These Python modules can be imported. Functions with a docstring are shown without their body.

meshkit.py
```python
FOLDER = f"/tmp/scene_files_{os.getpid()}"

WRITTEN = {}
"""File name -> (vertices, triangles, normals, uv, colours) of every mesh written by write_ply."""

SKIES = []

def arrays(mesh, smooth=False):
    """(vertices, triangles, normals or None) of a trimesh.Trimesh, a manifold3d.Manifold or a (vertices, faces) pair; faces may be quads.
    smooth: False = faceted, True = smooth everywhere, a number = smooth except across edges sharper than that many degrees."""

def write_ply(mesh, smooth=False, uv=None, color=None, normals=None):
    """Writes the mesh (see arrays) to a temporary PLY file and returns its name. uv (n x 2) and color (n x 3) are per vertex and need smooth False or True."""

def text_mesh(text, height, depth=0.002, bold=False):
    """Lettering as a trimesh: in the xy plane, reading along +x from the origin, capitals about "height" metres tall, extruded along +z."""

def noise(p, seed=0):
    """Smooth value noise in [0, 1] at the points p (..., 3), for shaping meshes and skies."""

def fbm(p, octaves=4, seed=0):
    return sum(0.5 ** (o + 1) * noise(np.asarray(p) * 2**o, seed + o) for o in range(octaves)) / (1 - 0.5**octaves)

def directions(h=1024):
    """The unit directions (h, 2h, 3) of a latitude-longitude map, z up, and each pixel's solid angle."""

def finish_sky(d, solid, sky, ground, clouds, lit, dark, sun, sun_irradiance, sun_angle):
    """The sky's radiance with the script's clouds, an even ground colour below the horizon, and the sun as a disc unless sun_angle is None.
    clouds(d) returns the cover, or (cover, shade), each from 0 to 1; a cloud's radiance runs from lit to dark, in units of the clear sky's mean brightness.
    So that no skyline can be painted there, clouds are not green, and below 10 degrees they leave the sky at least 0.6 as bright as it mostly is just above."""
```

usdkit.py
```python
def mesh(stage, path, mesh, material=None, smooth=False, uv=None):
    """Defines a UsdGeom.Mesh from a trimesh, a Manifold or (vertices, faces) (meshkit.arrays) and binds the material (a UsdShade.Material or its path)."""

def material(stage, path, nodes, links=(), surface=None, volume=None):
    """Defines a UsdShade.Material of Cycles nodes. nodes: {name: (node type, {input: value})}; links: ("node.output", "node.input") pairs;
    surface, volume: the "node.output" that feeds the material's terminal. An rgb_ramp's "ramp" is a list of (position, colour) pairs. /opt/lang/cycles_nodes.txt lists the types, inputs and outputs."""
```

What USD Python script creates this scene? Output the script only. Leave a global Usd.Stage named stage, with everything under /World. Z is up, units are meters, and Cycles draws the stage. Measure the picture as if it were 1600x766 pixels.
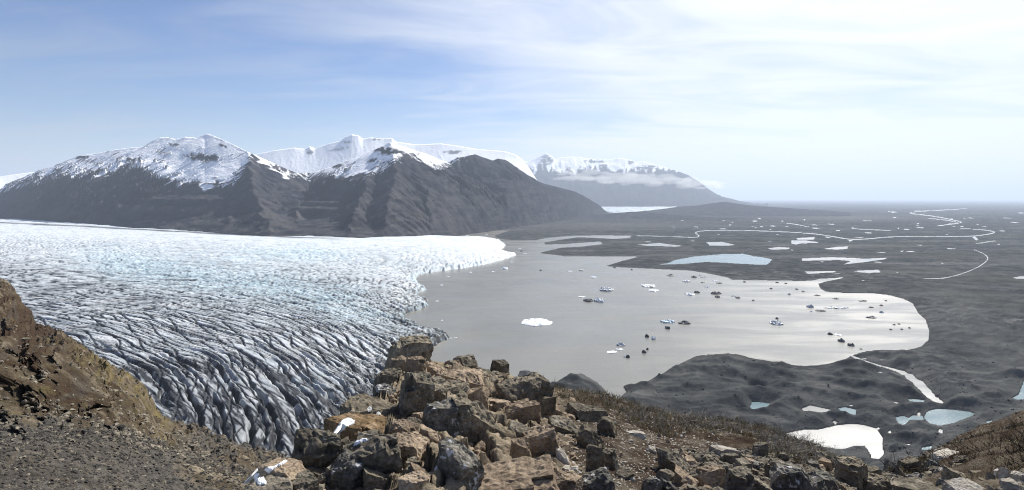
import math, random
import numpy as np
import trimesh, manifold3d, usdkit, meshkit
from scipy.ndimage import distance_transform_edt, gaussian_filter
from scipy.spatial import cKDTree
from PIL import Image, ImageDraw
from pxr import Usd, UsdGeom, UsdLux, UsdShade, Gf, Sdf, Vt

stage = Usd.Stage.CreateInMemory()
UsdGeom.SetStageUpAxis(stage, UsdGeom.Tokens.z)
UsdGeom.SetStageMetersPerUnit(stage, 1.0)
W = UsdGeom.Xform.Define(stage, '/World')
UsdGeom.Scope.Define(stage, '/World/Looks')
stage.SetDefaultPrim(W.GetPrim())

# ------------------------------------------------------------------ camera
H = 220.0            # the eye's height above the lake, metres
F = 888.0            # focal length in units of which the picture is 1600 wide
HY = 310.0           # the horizon's row in a picture 766 high
cam = UsdGeom.Camera.Define(stage, '/World/camera')
cam.CreateHorizontalApertureAttr(36.0)
cam.CreateVerticalApertureAttr(36.0 * 490 / 1024)
cam.CreateFocalLengthAttr(36.0 * F / 1600)
cam.CreateVerticalApertureOffsetAttr(-(383 - HY) / 1600 * 36.0)
cam.CreateClippingRangeAttr(Gf.Vec2f(0.1, 200000))
cam.AddTranslateOp().Set(Gf.Vec3d(0, 0, H))
cam.AddRotateXOp().Set(90)
cam.CreateExposureAttr(0.8)

# ------------------------------------------------------------------ sky and sun
SUN_AZ, SUN_EL = math.radians(31.5), math.radians(39)      # azimuth from +y towards +x
sun_dir = np.array([math.sin(SUN_AZ) * math.cos(SUN_EL), math.cos(SUN_AZ) * math.cos(SUN_EL), math.sin(SUN_EL)])
sun = UsdLux.DistantLight.Define(stage, '/World/sun')
sun.CreateIntensityAttr(1.25)
sun.CreateAngleAttr(0.5)
sun.CreateNormalizeAttr(True)
sun.CreateColorAttr(Gf.Vec3f(1.0, 0.95, 0.88))
zax = Gf.Vec3d(*sun_dir.tolist())
xax = Gf.Cross(Gf.Vec3d(0, 0, 1), zax).GetNormalized()
yax = Gf.Cross(zax, xax)
sun.AddTransformOp().Set(Gf.Matrix4d(*xax, 0, *yax, 0, *zax, 0, 0, 0, 0, 1))

M = '/World/Looks/'
sky_mat = usdkit.material(stage, M + 'sky', {
    'tc': ('texture_coordinate', {}),
    'sky': ('sky_texture', {'sky_type': 'single_scattering', 'sun_disc': False, 'sun_elevation': SUN_EL, 'sun_rotation': SUN_AZ,
                            'altitude': 300.0, 'air_density': 1.0, 'aerosol_density': 0.35, 'ozone_density': 3.5}),
    'sat': ('hsv', {'hue': 0.512, 'saturation': 1.22, 'value': 1.18, 'fac': 1.0}),
    'sep': ('separate_xyz', {}),
    'zz': ('math', {'math_type': 'add', 'value2': 0.12}),
    'zm': ('math', {'math_type': 'maximum', 'value2': 0.05}),
    'u': ('math', {'math_type': 'divide'}), 'v': ('math', {'math_type': 'divide'}),
    'uv': ('combine_xyz', {'z': 0.0}),
    # high thin cloud: long streaks and soft veils
    'm1': ('mapping', {'rotation': (0, 0, 0.5), 'scale': (0.45, 1.15, 1.0), 'location': (1.7, 0.3, 0)}),
    'n1': ('noise_texture', {'scale': 1.9, 'detail': 8.0, 'roughness': 0.58, 'distortion': 1.1}),
    'm2': ('mapping', {'rotation': (0, 0, 0.9), 'scale': (0.5, 0.8, 1.0), 'location': (4.2, 1.1, 0)}),
    'n2': ('noise_texture', {'scale': 0.55, 'detail': 4.0, 'roughness': 0.5, 'distortion': 0.3}),
    'sum': ('mix_float', {'fac': 0.5}),
    'low': ('map_range', {'range_type': 'smoothstep', 'from_min': 0.0, 'from_max': 0.16, 'to_min': 0.16, 'to_max': 0.0, 'clamp': True}), 'tot2': ('math', {'math_type': 'add'}),
    # cloud thickens to the right of the picture (a veil in front of the sun)
    'side': ('vector_math', {'math_type': 'dot_product', 'vector2': tuple(sun_dir.tolist())}),
    'sideb': ('map_range', {'range_type': 'smoothstep', 'from_min': 0.42, 'from_max': 0.93, 'to_min': -0.06, 'to_max': 0.205, 'clamp': True}),
    'tot': ('math', {'math_type': 'add'}),
    'cov': ('map_range', {'range_type': 'smoothstep', 'from_min': 0.37, 'from_max': 0.85, 'to_min': 0.0, 'to_max': 0.97, 'clamp': True}),
    # the veil glows where the sun is behind it
    'glow': ('map_range', {'range_type': 'smoothstep', 'from_min': 0.35, 'from_max': 0.99, 'to_min': 6.4, 'to_max': 13.6, 'clamp': True}),
    # small fair weather puffs low over the plain
    'mp': ('mapping', {'scale': (5.0, 5.0, 13.0), 'location': (2.3, 0.4, 0.0)}), 'np': ('noise_texture', {'scale': 1.6, 'detail': 6.0, 'roughness': 0.55}),
    'pc': ('map_range', {'range_type': 'smoothstep', 'from_min': 0.50, 'from_max': 0.66, 'to_min': 0.0, 'to_max': 0.85, 'clamp': True}),
    'pb1': ('map_range', {'range_type': 'smoothstep', 'from_min': 0.012, 'from_max': 0.045, 'to_min': 0.0, 'to_max': 1.0, 'clamp': True}),
    'pb2': ('map_range', {'range_type': 'smoothstep', 'from_min': 0.055, 'from_max': 0.105, 'to_min': 1.0, 'to_max': 0.0, 'clamp': True}),
    'pm1': ('math', {'math_type': 'multiply'}), 'pm2': ('math', {'math_type': 'multiply'}), 'mx': ('math', {'math_type': 'maximum'}),
    'white': ('vector_math', {'math_type': 'scale', 'vector1': (0.96, 0.98, 1.02)}),
    'mix': ('mix_color', {'use_clamp': False}),
    'bg': ('background_shader', {'strength': 0.05}),
}, [('tc.generated', 'sep.vector'), ('sep.z', 'zz.value1'), ('zz.value', 'zm.value1'), ('sep.x', 'u.value1'), ('sep.y', 'v.value1'),
    ('zm.value', 'u.value2'), ('zm.value', 'v.value2'), ('u.value', 'uv.x'), ('v.value', 'uv.y'),
    ('uv.vector', 'm1.vector'), ('m1.vector', 'n1.vector'), ('uv.vector', 'm2.vector'), ('m2.vector', 'n2.vector'),
    ('n1.fac', 'sum.a'), ('n2.fac', 'sum.b'), ('tc.generated', 'side.vector1'), ('side.value', 'sideb.value'),
    ('sum.result', 'tot.value1'), ('sideb.result', 'tot.value2'), ('sep.z', 'low.value'), ('tot.value', 'tot2.value1'), ('low.result', 'tot2.value2'), ('tot2.value', 'cov.value'),
    ('side.value', 'glow.value'), ('glow.result', 'white.scale'),
    ('tc.generated', 'mp.vector'), ('mp.vector', 'np.vector'), ('np.fac', 'pc.value'), ('sep.z', 'pb1.value'), ('sep.z', 'pb2.value'), ('pb1.result', 'pm1.value1'), ('pb2.result', 'pm1.value2'), ('pm1.value', 'pm2.value1'), ('pc.result', 'pm2.value2'), ('pm2.value', 'mx.value1'), ('cov.result', 'mx.value2'), ('mx.value', 'mix.fac'), ('sky.color', 'sat.color'), ('sat.color', 'mix.a'), ('white.vector', 'mix.b'), ('mix.result', 'bg.color')],
    surface='bg.background')
sky = UsdLux.DomeLight.Define(stage, '/World/sky')
UsdShade.MaterialBindingAPI.Apply(sky.GetPrim()).Bind(sky_mat)
sky.GetPrim().SetCustomDataByKey('kind', 'structure')

# ------------------------------------------------------------------ helpers
def tag(prim, label=None, cat=None, group=None, kind=None):
    p = prim.GetPrim() if hasattr(prim, 'GetPrim') else prim
    for k, v in (('label', label), ('category', cat), ('group', group), ('kind', kind)):
        if v:
            p.SetCustomDataByKey(k, v)
    return p

taken = {}
def path_of(name, parent='/World'):
    parent = str(parent.GetPath()) if hasattr(parent, 'GetPath') else parent
    n = taken.get((parent, name), -1) + 1
    taken[(parent, name)] = n
    return f'{parent}/{name}' + (f'_{n:03d}' if n else '')

_perm = np.random.default_rng(7).permutation(4096).astype(np.int32)
_grad = np.random.default_rng(8).normal(size=(4096, 3)); _grad /= np.linalg.norm(_grad, axis=1, keepdims=True)
_g2 = np.stack([np.cos(np.arange(4096) * 2.39996), np.sin(np.arange(4096) * 2.39996)], 1)

def pn2(x, y, seed=0):
    """Gradient noise in the plane, about -0.7..0.7."""
    x = np.asarray(x, float) + seed * 37.17; y = np.asarray(y, float) + seed * 11.73
    xi = np.floor(x).astype(np.int64); yi = np.floor(y).astype(np.int64)
    fx = x - xi; fy = y - yi
    u = fx * fx * fx * (fx * (fx * 6 - 15) + 10); v = fy * fy * fy * (fy * (fy * 6 - 15) + 10)
    def g(dx, dy):
        h = _perm[(_perm[(xi + dx) & 4095] + yi + dy) & 4095]
        return _g2[h, 0] * (fx - dx) + _g2[h, 1] * (fy - dy)
    a = g(0, 0); b = g(1, 0); c = g(0, 1); d = g(1, 1)
    return (a * (1 - u) + b * u) * (1 - v) + (c * (1 - u) + d * u) * v

def fb2(x, y, octv=4, seed=0, gain=0.5, lac=2.03):
    s = 0; a = 1; t = 0
    for o in range(octv):
        s = s + a * pn2(x, y, seed + o * 3); t += a
        a *= gain; x = x * lac; y = y * lac
    return s / t * 1.4

def rid2(x, y, octv=4, seed=0, gain=0.5, lac=2.1):
    """Ridged noise, 0..1, sharp crests at 1."""
    s = 0; a = 1; t = 0
    for o in range(octv):
        s = s + a * (1 - np.minimum(1, np.abs(pn2(x, y, seed + o * 3)) * 2.0)) ** 1.5; t += a
        a *= gain; x = x * lac; y = y * lac
    return s / t

def pn3(p, seed=0):
    p = np.asarray(p, float) + seed * 17.31
    i = np.floor(p).astype(np.int64); f = p - i
    u = f * f * f * (f * (f * 6 - 15) + 10)
    out = 0
    for dx in (0, 1):
        hx = _perm[(i[..., 0] + dx) & 4095]
        for dy in (0, 1):
            hy = _perm[(hx + i[..., 1] + dy) & 4095]
            for dz in (0, 1):
                g = _grad[_perm[(hy + i[..., 2] + dz) & 4095]]
                d = g[..., 0] * (f[..., 0] - dx) + g[..., 1] * (f[..., 1] - dy) + g[..., 2] * (f[..., 2] - dz)
                out = out + d * (u[..., 0] if dx else 1 - u[..., 0]) * (u[..., 1] if dy else 1 - u[..., 1]) * (u[..., 2] if dz else 1 - u[..., 2])
    return out

def fb3(p, octv=4, seed=0, gain=0.5):
    s = 0; a = 1; t = 0; p = np.asarray(p, float)
    for o in range(octv):
        s = s + a * pn3(p, seed + o); t += a; a *= gain; p = p * 2.03
    return s / t * 1.4

def sst(a, b, x):
    t = np.clip((x - a) / (b - a), 0, 1)
    return t * t * (3 - 2 * t)

def tab(x, *pts):
    pts = np.array(pts, float)
    return np.interp(x, pts[:, 0], pts[:, 1])

def world(px, Y, py):
    """The point seen at (px, py) at forward distance Y."""
    return np.stack([(px - 800) / F * Y, Y + 0 * px, H - (py - HY) / F * Y], -1)

def onplane(px, py, z=0.0):
    Y = (H - z) * F / (np.asarray(py, float) - HY)
    return np.stack([(np.asarray(px, float) - 800) / F * Y, Y, np.full_like(Y, z)], -1)

def bind(g, m):
    UsdShade.MaterialBindingAPI.Apply(g.GetPrim()).Bind(m)

def put_mesh(path, v, faces, mat, normals=None, attrs=None):
    g = UsdGeom.Mesh.Define(stage, path)
    g.CreatePointsAttr(Vt.Vec3fArray.FromNumpy(np.asarray(v, np.float32)))
    g.CreateFaceVertexCountsAttr(Vt.IntArray.FromNumpy(np.full(len(faces), faces.shape[1], np.int32)))
    g.CreateFaceVertexIndicesAttr(Vt.IntArray.FromNumpy(np.asarray(faces, np.int32).ravel()))
    g.CreateSubdivisionSchemeAttr('none')
    if normals is not None:
        g.CreateNormalsAttr(Vt.Vec3fArray.FromNumpy(np.asarray(normals, np.float32)))
        g.SetNormalsInterpolation('vertex')
    for k, a in (attrs or {}).items():
        UsdGeom.PrimvarsAPI(g).CreatePrimvar(k, Sdf.ValueTypeNames.FloatArray, 'vertex').Set(Vt.FloatArray.FromNumpy(np.asarray(a, np.float32).ravel()))
    bind(g, mat)
    return g

def sheet(path, P, mat, attrs=None, up=True, drop=None):
    """A grid of points (n, m, 3) as one smooth mesh."""
    n, m = P.shape[:2]
    du = np.gradient(P, axis=1); dv = np.gradient(P, axis=0)
    N = np.cross(du, dv)
    N /= np.maximum(np.linalg.norm(N, axis=-1, keepdims=True), 1e-12)
    flip = N[..., 2].mean() < 0
    if flip:
        N = -N
    i = np.arange(n * m).reshape(n, m)
    q = np.stack([i[:-1, :-1], i[:-1, 1:], i[1:, 1:], i[1:, :-1]], -1).reshape(-1, 4)
    if flip:
        q = q[:, ::-1]
    if drop is not None:
        keep = ~drop.ravel()[q].all(1)
        q = q[keep]
    used = np.unique(q)
    back = np.zeros(n * m, int); back[used] = np.arange(len(used))
    attrs = {k: np.broadcast_to(a, (n, m)).ravel()[used] for k, a in (attrs or {}).items()}
    return put_mesh(path, P.reshape(-1, 3)[used], back[q], mat, N.reshape(-1, 3)[used], attrs)

def ramp_mat(name, scale, stops, rough=0.95, bump=0.4, bdist=0.3, bscale=None, detail=8.0, spec=0.0, attr_mix=(), space='position', stretch=(1, 1, 1), fine=None, sheen=0):
    """A rough surface whose colour comes from noise in world space; attr_mix: (primvar, colour or stops, noise scale) laid over it in turn."""
    nodes = {'geo': ('geometry', {}), 'map': ('mapping', {'scale': stretch}),
             'n': ('noise_texture', {'scale': scale, 'detail': detail, 'roughness': 0.62}),
             'r': ('rgb_ramp', {'ramp': stops}),
             'nb': ('noise_texture', {'scale': bscale or scale * 6, 'detail': 8.0, 'roughness': 0.65}),
             'b': ('bump', {'strength': bump, 'distance': bdist}),
             'p': ('principled_bsdf', {'roughness': rough, 'specular_ior_level': spec})}
    links = [('geo.position', 'map.vector'), ('map.vector', 'n.vector'), ('n.fac', 'r.fac'), ('geo.position', 'nb.vector'), ('nb.fac', 'b.height'), ('b.normal', 'p.normal')]
    last = 'r.color'
    if fine:
        nodes['nf'] = ('noise_texture', {'scale': fine[0], 'detail': 6.0, 'roughness': 0.7})
        nodes['rf'] = ('rgb_ramp', {'ramp': [(0.3, (fine[1],) * 3), (0.7, (fine[2],) * 3)]})
        nodes['xf'] = ('mix_color', {'blend_type': 'multiply', 'fac': 1.0, 'use_clamp': False})
        links += [('geo.position', 'nf.vector'), ('nf.fac', 'rf.fac'), (last, 'xf.a'), ('rf.color', 'xf.b')]
        last = 'xf.result'
    for k, (attr, col, ns) in enumerate(attr_mix):
        nodes[f'a{k}'] = ('attribute', {'attribute': attr})
        nodes[f'x{k}'] = ('mix_color', {})
        links += [(f'a{k}.fac', f'x{k}.fac'), (last, f'x{k}.a')]
        if not isinstance(col[0], tuple):
            nodes[f'x{k}'][1]['b'] = col
        else:
            nodes[f'an{k}'] = ('noise_texture', {'scale': ns, 'detail': 7.0, 'roughness': 0.62})
            nodes[f'ar{k}'] = ('rgb_ramp', {'ramp': list(col)})
            links += [('geo.position', f'an{k}.vector'), (f'an{k}.fac', f'ar{k}.fac'), (f'ar{k}.color', f'x{k}.b')]
        last = f'x{k}.result'
    links.append((last, 'p.base_color'))
    return usdkit.material(stage, M + name, nodes, links, surface='p.BSDF')

# ------------------------------------------------------------------ water outlines (rows and columns of the picture, laid on the plain at z = 0)
LAKE = [(640,374),(662,372),(668,366),(700,363),(740,361),(776,359.6),(796,360.5),(784,364),(772,369),(780,373),(800,375.5),(838,375.5),(852,372),(880,369.5),(902,368.3),(944,367.8),(986,368.6),(984,371.5),(960,373.5),(941,372.4),(902,370.8),(870,375.5),(850,379),(851,382.4),(886,381),(938,377.6),(941,381.5),(907,385.5),(878,387),(860,391),(844,394.5),(846,396),(876,399.5),(881,400.8),(928,400.4),(941,401.2),(994,401),(995,402),(978,406.4),(959.5,411.5),(947,415.5),(959.5,417.4),(996,419),(1038,421),(1080,423),(1112,428.6),(1138,434),(1143,437),(1180,438),(1257,439),(1272,438),(1280,435.5),(1319,434),(1306,437),(1290,440),(1278,443.5),(1282,451.7),(1290.6,456),(1324,458),(1366,458.7),(1389,461.5),(1411,467),(1426,474.6),(1434,489),(1446,500),(1451.5,517.6),(1450,532),(1440,542),(1417,548),(1397,548.5),(1368,548),(1348,550.7),(1334,555),(1322,560.7),(1305,568),(1279,571.6),(1259,572.8),(1213,570.8),(1184,566.5),(1161,562),(1150,556.5),(1139,554),(1119,556.5),(1096,563),(1073,569.4),(1056,575.7),(1033,586.6),(1010,598),(989,603),(977,602.5),(974,605),(978,612.5),(966,625),(950,640),(940,620),(946,612),(941,605),(926,598),(921,590),(903,590),(889,595),(872,598),(850,605),(838,588),(826,580),(812,580),(790,640),(700,640),(560,560),(560,400)]
PONDS = [
 ('pale blue pond behind the dark spit on the north shore of the lake', 'b', [(1030,413.5),(1045,411),(1055,406.5),(1085,401),(1100,399.5),(1130,397),(1160,396.5),(1178,400.5),(1192,402.3),(1206,405.3),(1203,409.5),(1198,413.7),(1184,413.7),(1150,411.8),(1120,410),(1101,409.7),(1075,411.8),(1054,413)]),
 ('long white ragged pond right of the pale blue pond', 'w', [(1252.6,404),(1299,402),(1330,403),(1350,404.7),(1385,403),(1383,405),(1352,409.5),(1319,413),(1330,408),(1307,406),(1296,406.9),(1254,407.5)]),
 ('upper of two small white ponds below the river bend', 'w', [(1245,372),(1273,370.8),(1271,374.3),(1246,374.5)]),
 ('lower of two small white ponds below the river bend', 'w', [(1237,375.8),(1257,375.8),(1278,378.6),(1276,380),(1257,379.4),(1243,382),(1237,380.5)]),
 ('thin white pond left of the middle of the dark plain', 'w', [(1199,388.4),(1217,386.2),(1234,387.3),(1231,389.5),(1206,390.2)]),
 ('thin white pond in the middle of the dark plain', 'w', [(1285,389),(1307,386),(1325,385.4),(1323,389.2),(1307,390)]),
 ('white pond between the dark spits nearest the glacier', 'w', [(997,382.4),(1030,379.8),(1046,382),(1066,384),(1056,385.8),(1028,384.4),(1012,384.4)]),
 ('white pond just below the bend of the side channel', 'w', [(1104,378.7),(1127,378),(1148,382.7),(1138,384),(1109,383.7)]),
 ('narrow white pond behind the lake inlet', 'w', [(1258,424.4),(1304,423.6),(1306,425.7),(1262,428)]),
 ('white pond right of the lake inlet', 'w', [(1333,423.6),(1372,421.8),(1376,425.5),(1358,427.2),(1344,425.7)]),
 ('blue pond alone on the near dark moraine', 'b', [(1172,636.6),(1175,628.5),(1185,628.5),(1204,631),(1193,640.6),(1177,644)]),
 ('white pond on the near moraine above the bright glittering pool', 'w', [(1252,639),(1266,634),(1285,638),(1298,640.6),(1299,647),(1279,645.5),(1258,646)]),
 ('small pale pond right of the white pond on the moraine', 'b', [(1308,639),(1320,636.6),(1338,640.6),(1336,651.4),(1325,647.4),(1315,644)]),
 ('bright pool glittering with sunlight behind the bushes', 'w', [(1225,678),(1255,672),(1280,671.5),(1307,665),(1330,662.5),(1347,664),(1369,670),(1379,685),(1378,694),(1381,710),(1371,722),(1363,721),(1360,710),(1352,698),(1334,698),(1315,705),(1290,700),(1240,690)]),
 ('large blue pond sparkling in the hollow at lower right', 'b', [(1444,652.7),(1449,643),(1463,639),(1490,640.6),(1516,644),(1523,647.4),(1514,652.7),(1490,661.6),(1468,666),(1452,662)]),
 ('forked pale pond touching the large blue pond', 'b', [(1399,652.7),(1412,650),(1420,654),(1425,649.5),(1441,650),(1443,656.8),(1420,657.3),(1413,664.8),(1404,662)]),
 ('narrow slanting pool above the forked pond', 'w', [(1393,627),(1413,632.6),(1412,634.7),(1398,630)]),
 ('long pale pool below the outflow stream', 'b', [(1417,624.5),(1430,624),(1444,626),(1442,632),(1430,630)]),
 ('blue pond cut by the right edge of the view', 'b', [(1600,596),(1592,617),(1580,623),(1584,627),(1600,630.5),(1640,632),(1640,590)]),
 ('little grey pool at the foot of the brown slope', 'b', [(1437,706.5),(1441,700),(1456,697),(1452,708)]),
 ('tiny pale pool right of the large blue pond', 'b', [(1541,658),(1549,657.5),(1549,663),(1542,662.5)]),
 ('white pond on the far right of the plain', 'w', [(1581,434),(1592,432),(1640,432),(1640,436),(1590,436)]),
]
def band(pts, ws):
    """The outline of a stream along pts, half as wide as ws to each side (rows count less: the plain is seen at a slant)."""
    pts = np.array(pts, float); n = len(pts)
    t = np.linspace(0, n - 1, n * 6 - 5); x = np.interp(t, range(n), pts[:, 0]); y = np.interp(t, range(n), pts[:, 1])
    x = np.r_[x[0], gaussian_filter(x, 2, mode='nearest')[1:-1], x[-1]]; y = np.r_[y[0], gaussian_filter(y, 2, mode='nearest')[1:-1], y[-1]]
    w = np.interp(t, range(n), ws) * (0.5 if ws[2 % len(ws)] > 2.6 else 0.25) * (1 + 0.75 * pn2(t * 2.3, t * 0 + n))
    dx, dy = np.gradient(x), np.gradient(y); l = np.hypot(dx, dy) + 1e-9
    nx, ny = -dy / l, dx / l
    return [(a, b) for a, b in zip(np.r_[x + nx * w * 1.6, (x - nx * w * 1.6)[::-1]], np.r_[y + ny * w * 0.9, (y - ny * w * 0.9)[::-1]])]
STREAMS = [
 ('outflow_stream', 'pale outflow stream winding from the lake over the near moraine', [(1329,555.5),(1345,563),(1370,571),(1390,576),(1410,582),(1420,588),(1440,603),(1452,618),(1462,626),(1474,631)], [2.5,3,3,3,5,8,10,9,8,5]),
 ('river', 'white braided river crossing the dark outwash plain', [(995,368.5),(1022,369),(1062,370.3),(1090,371.6),(1093,367.9),(1084,363.5),(1098,360.3),(1150,360),(1192,361),(1234,363),(1274,365.4),(1299,369.3),(1319,373),(1333,374.4),(1358,373.5),(1380,371),(1403,369.8),(1445,370),(1487,369.8),(1521,369.3),(1544,366.5),(1558,362.8),(1538,359.2),(1501,357)], [1.5,1.8,2,2.4,2.4,2.2,2.0,1.9,1.9,1.9,2,2,2.2,2.2,2.1,2,1.8,1.7,1.8,2,2.6,2.8,1.8,1.2]),
 ('river', 'far braids of the river winding towards the hazy horizon', [(1465,353),(1487,350.5),(1507,347.6),(1487,343.4),(1465,339),(1445,336),(1417,333.6),(1431,330.8),(1454,329.4),(1480,328),(1510,326)], [2,2.2,2.2,2,2.4,2,1.8,1.6,1.6,1.6,1.2]),
 ('river', 'far side braid parallel to the winding river', [(1445,341),(1470,343),(1490,346),(1500,349)], [1,2,2,1]),
 ('stream', 'thin stream curving along the dark terrace on the right', [(1442,435.7),(1473,435.7),(1501,429),(1529,418),(1546,405),(1539,397),(1521,390)], [2,2.2,2.2,1.8,1.8,1.8,1.2]),
 ('stream', 'short side branch under the right bend of the river', [(1525,381),(1540,378.5),(1556,376.5)], [1.2,2,1.5]),
 ('stream', 'thin pale stream above the river bend', [(1229,349),(1243,350.5),(1264,354.7)], [1.2,2,1]),
 ('stream', 'faint straight stream left of the river bend', [(1330,357.5),(1360,359),(1392,360.3)], [1.2,1.6,1.2]),
 ('stream', 'short stub of water below the middle of the river', [(1331,374.5),(1327,377)], [3,2]),
 ('stream', 'second short stub below the right part of the river', [(1521,370),(1527,375)], [3,2.5]),
]
rng = np.random.default_rng(11)
SLIVERS = []
for _ in range(95):
    cx, cy = rng.uniform(1010, 1640), rng.choice([rng.uniform(325, 362), rng.uniform(350, 440), rng.uniform(340, 400)])
    if cx < 1300 and cy > 415: continue
    w, h = 2 + 7 * rng.random() ** 2, rng.uniform(0.35, 1.0)
    a = np.linspace(0, 2 * np.pi, 11)[:-1]
    rr = rng.uniform(0.5, 1.2, 10)
    SLIVERS.append([(cx + w * r * math.cos(t), cy + h * r * math.sin(t) + 0.05 * w * r * math.cos(t)) for t, r in zip(a, rr)])
for cx, cy, w, h in [(1184,609,9,2.5),(1160,640,7,2),(1398,662,0.1,0.1),(1372,670,4,2),(1330,634,3,1.5),(1285,647,3,1.5),(1305,661,6,3),(1390,676,3,3),(1436,648,4,4),(1420,695,6,1.5),(1248,577,9,1.6),(1375,583,9,2),(1420,606,6,4),(1350,561,5,1.2),(1378,563,6,1.2),(1470,674,5,5),(1397,709,4,2)]:
    a = np.linspace(0, 2 * np.pi, 13)[:-1]; rr = rng.uniform(0.5, 1.1, 12)
    SLIVERS.append([(cx + w * r * math.cos(t), cy + h * r * math.sin(t)) for t, r in zip(a, rr)])

# a map of land and water over the plain, at two cells per column and four per row
SX, SY, OX, OY = 2, 4, -500, 310
im = Image.new('L', ((2200 - OX) * SX, (760 - OY) * SY), 0)
dr = ImageDraw.Draw(im)
def draw(poly):
    dr.polygon([((x - OX) * SX, (y - OY) * SY) for x, y in poly], fill=255)
draw(LAKE)
for _, _, poly in PONDS: draw(poly)
stream_polys = [(n, l, band(p, w)) for n, l, p, w in STREAMS]
for _, _, poly in stream_polys: draw(poly)
for poly in SLIVERS: draw(poly)
wet = np.asarray(im) > 127
land_dist = np.minimum(distance_transform_edt(~wet, sampling=(1 / SY * 3, 1 / SX)), 60)    # in columns; a row counts three
wet_dist = distance_transform_edt(wet, sampling=(1 / SY, 1 / SX))
def at_map(a, px, py):
    i = np.clip(((py - OY) * SY).astype(int), 0, a.shape[0] - 1); j = np.clip(((px - OX) * SX).astype(int), 0, a.shape[1] - 1)
    return a[i, j]

# ------------------------------------------------------------------ the plain
rows = np.concatenate([np.linspace(312.6, 330, 50), np.arange(330.4, 450, 0.62), np.arange(450, 760, 1.25), np.linspace(765, 1100, 40)])
cols = np.concatenate([np.linspace(-900, 560, 60), np.arange(566, 1700, 2.2), np.linspace(1710, 2900, 60)])
PX, PY = np.meshgrid(cols, rows)
G = onplane(PX, PY)
gx, gy = G[..., 0], G[..., 1]
ld = at_map(land_dist, PX, PY); wd = at_map(wet_dist, PX, PY)
far = np.clip(gy / 1500, 0, 6)
wx = gx + 60 * fb2(gx / 240, gy / 240, 3, 5); wy = gy + 60 * fb2(gx / 240, gy / 240, 3, 9)
ridges = rid2(wx / 150, wy / 85, 3, 3)
relief = 10.0 * ridges ** 2 + 5 * (fb2(gx / 60, gy / 60, 4, 21) + 0.35) + 3.4 * rid2(wx / 30, wy / 17, 3, 44) + 1.0 * rid2(wx / 9, wy / 6, 2, 47) * sst(1100, 700, gy)
c2p = onplane(np.array([1235.0]), np.array([498.0]))[0]
rr2 = np.hypot(gx - c2p[0], (gy - c2p[1])) + 45 * fb2(gx / 150, gy / 150, 3, 97) + 10 * fb2(gx / 40, gy / 40, 2, 98)
arcs = (1 - np.abs(np.mod(rr2 / 46.0, 1) * 2 - 1)) ** 2.2 * sst(-0.3, 0.3, fb2(gx / 130, gy / 130, 3, 99))
relief = relief * 0.8 + 5.5 * arcs * sst(1500, 900, gy)
relief = relief * (0.55 + 0.45 * sst(1900, 800, gy))
relief *= sst(0, 26, ld) * 0.9 + 0.1
relief += 12 * (fb2(gx / 900, gy / 900, 4, 31) + 0.1) * sst(1500, 5000, gy) * sst(4, 40, ld)
# the smooth dark hill on the near shore, and the terraces to the right
hill = np.exp(-(((PX - 1135) / 95) ** 2 + ((PY - 590) / 30) ** 2)) * 9 + np.exp(-(((PX - 908) / 45) ** 2 + ((PY - 604) / 11) ** 2)) * 6
z = np.maximum(relief, 0.15) * 0.85 + hill * sst(0, 10, ld) + 0.5
z = np.where(wd > 0, -0.6 - np.minimum(wd, 6) * 0.5, z)
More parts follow.
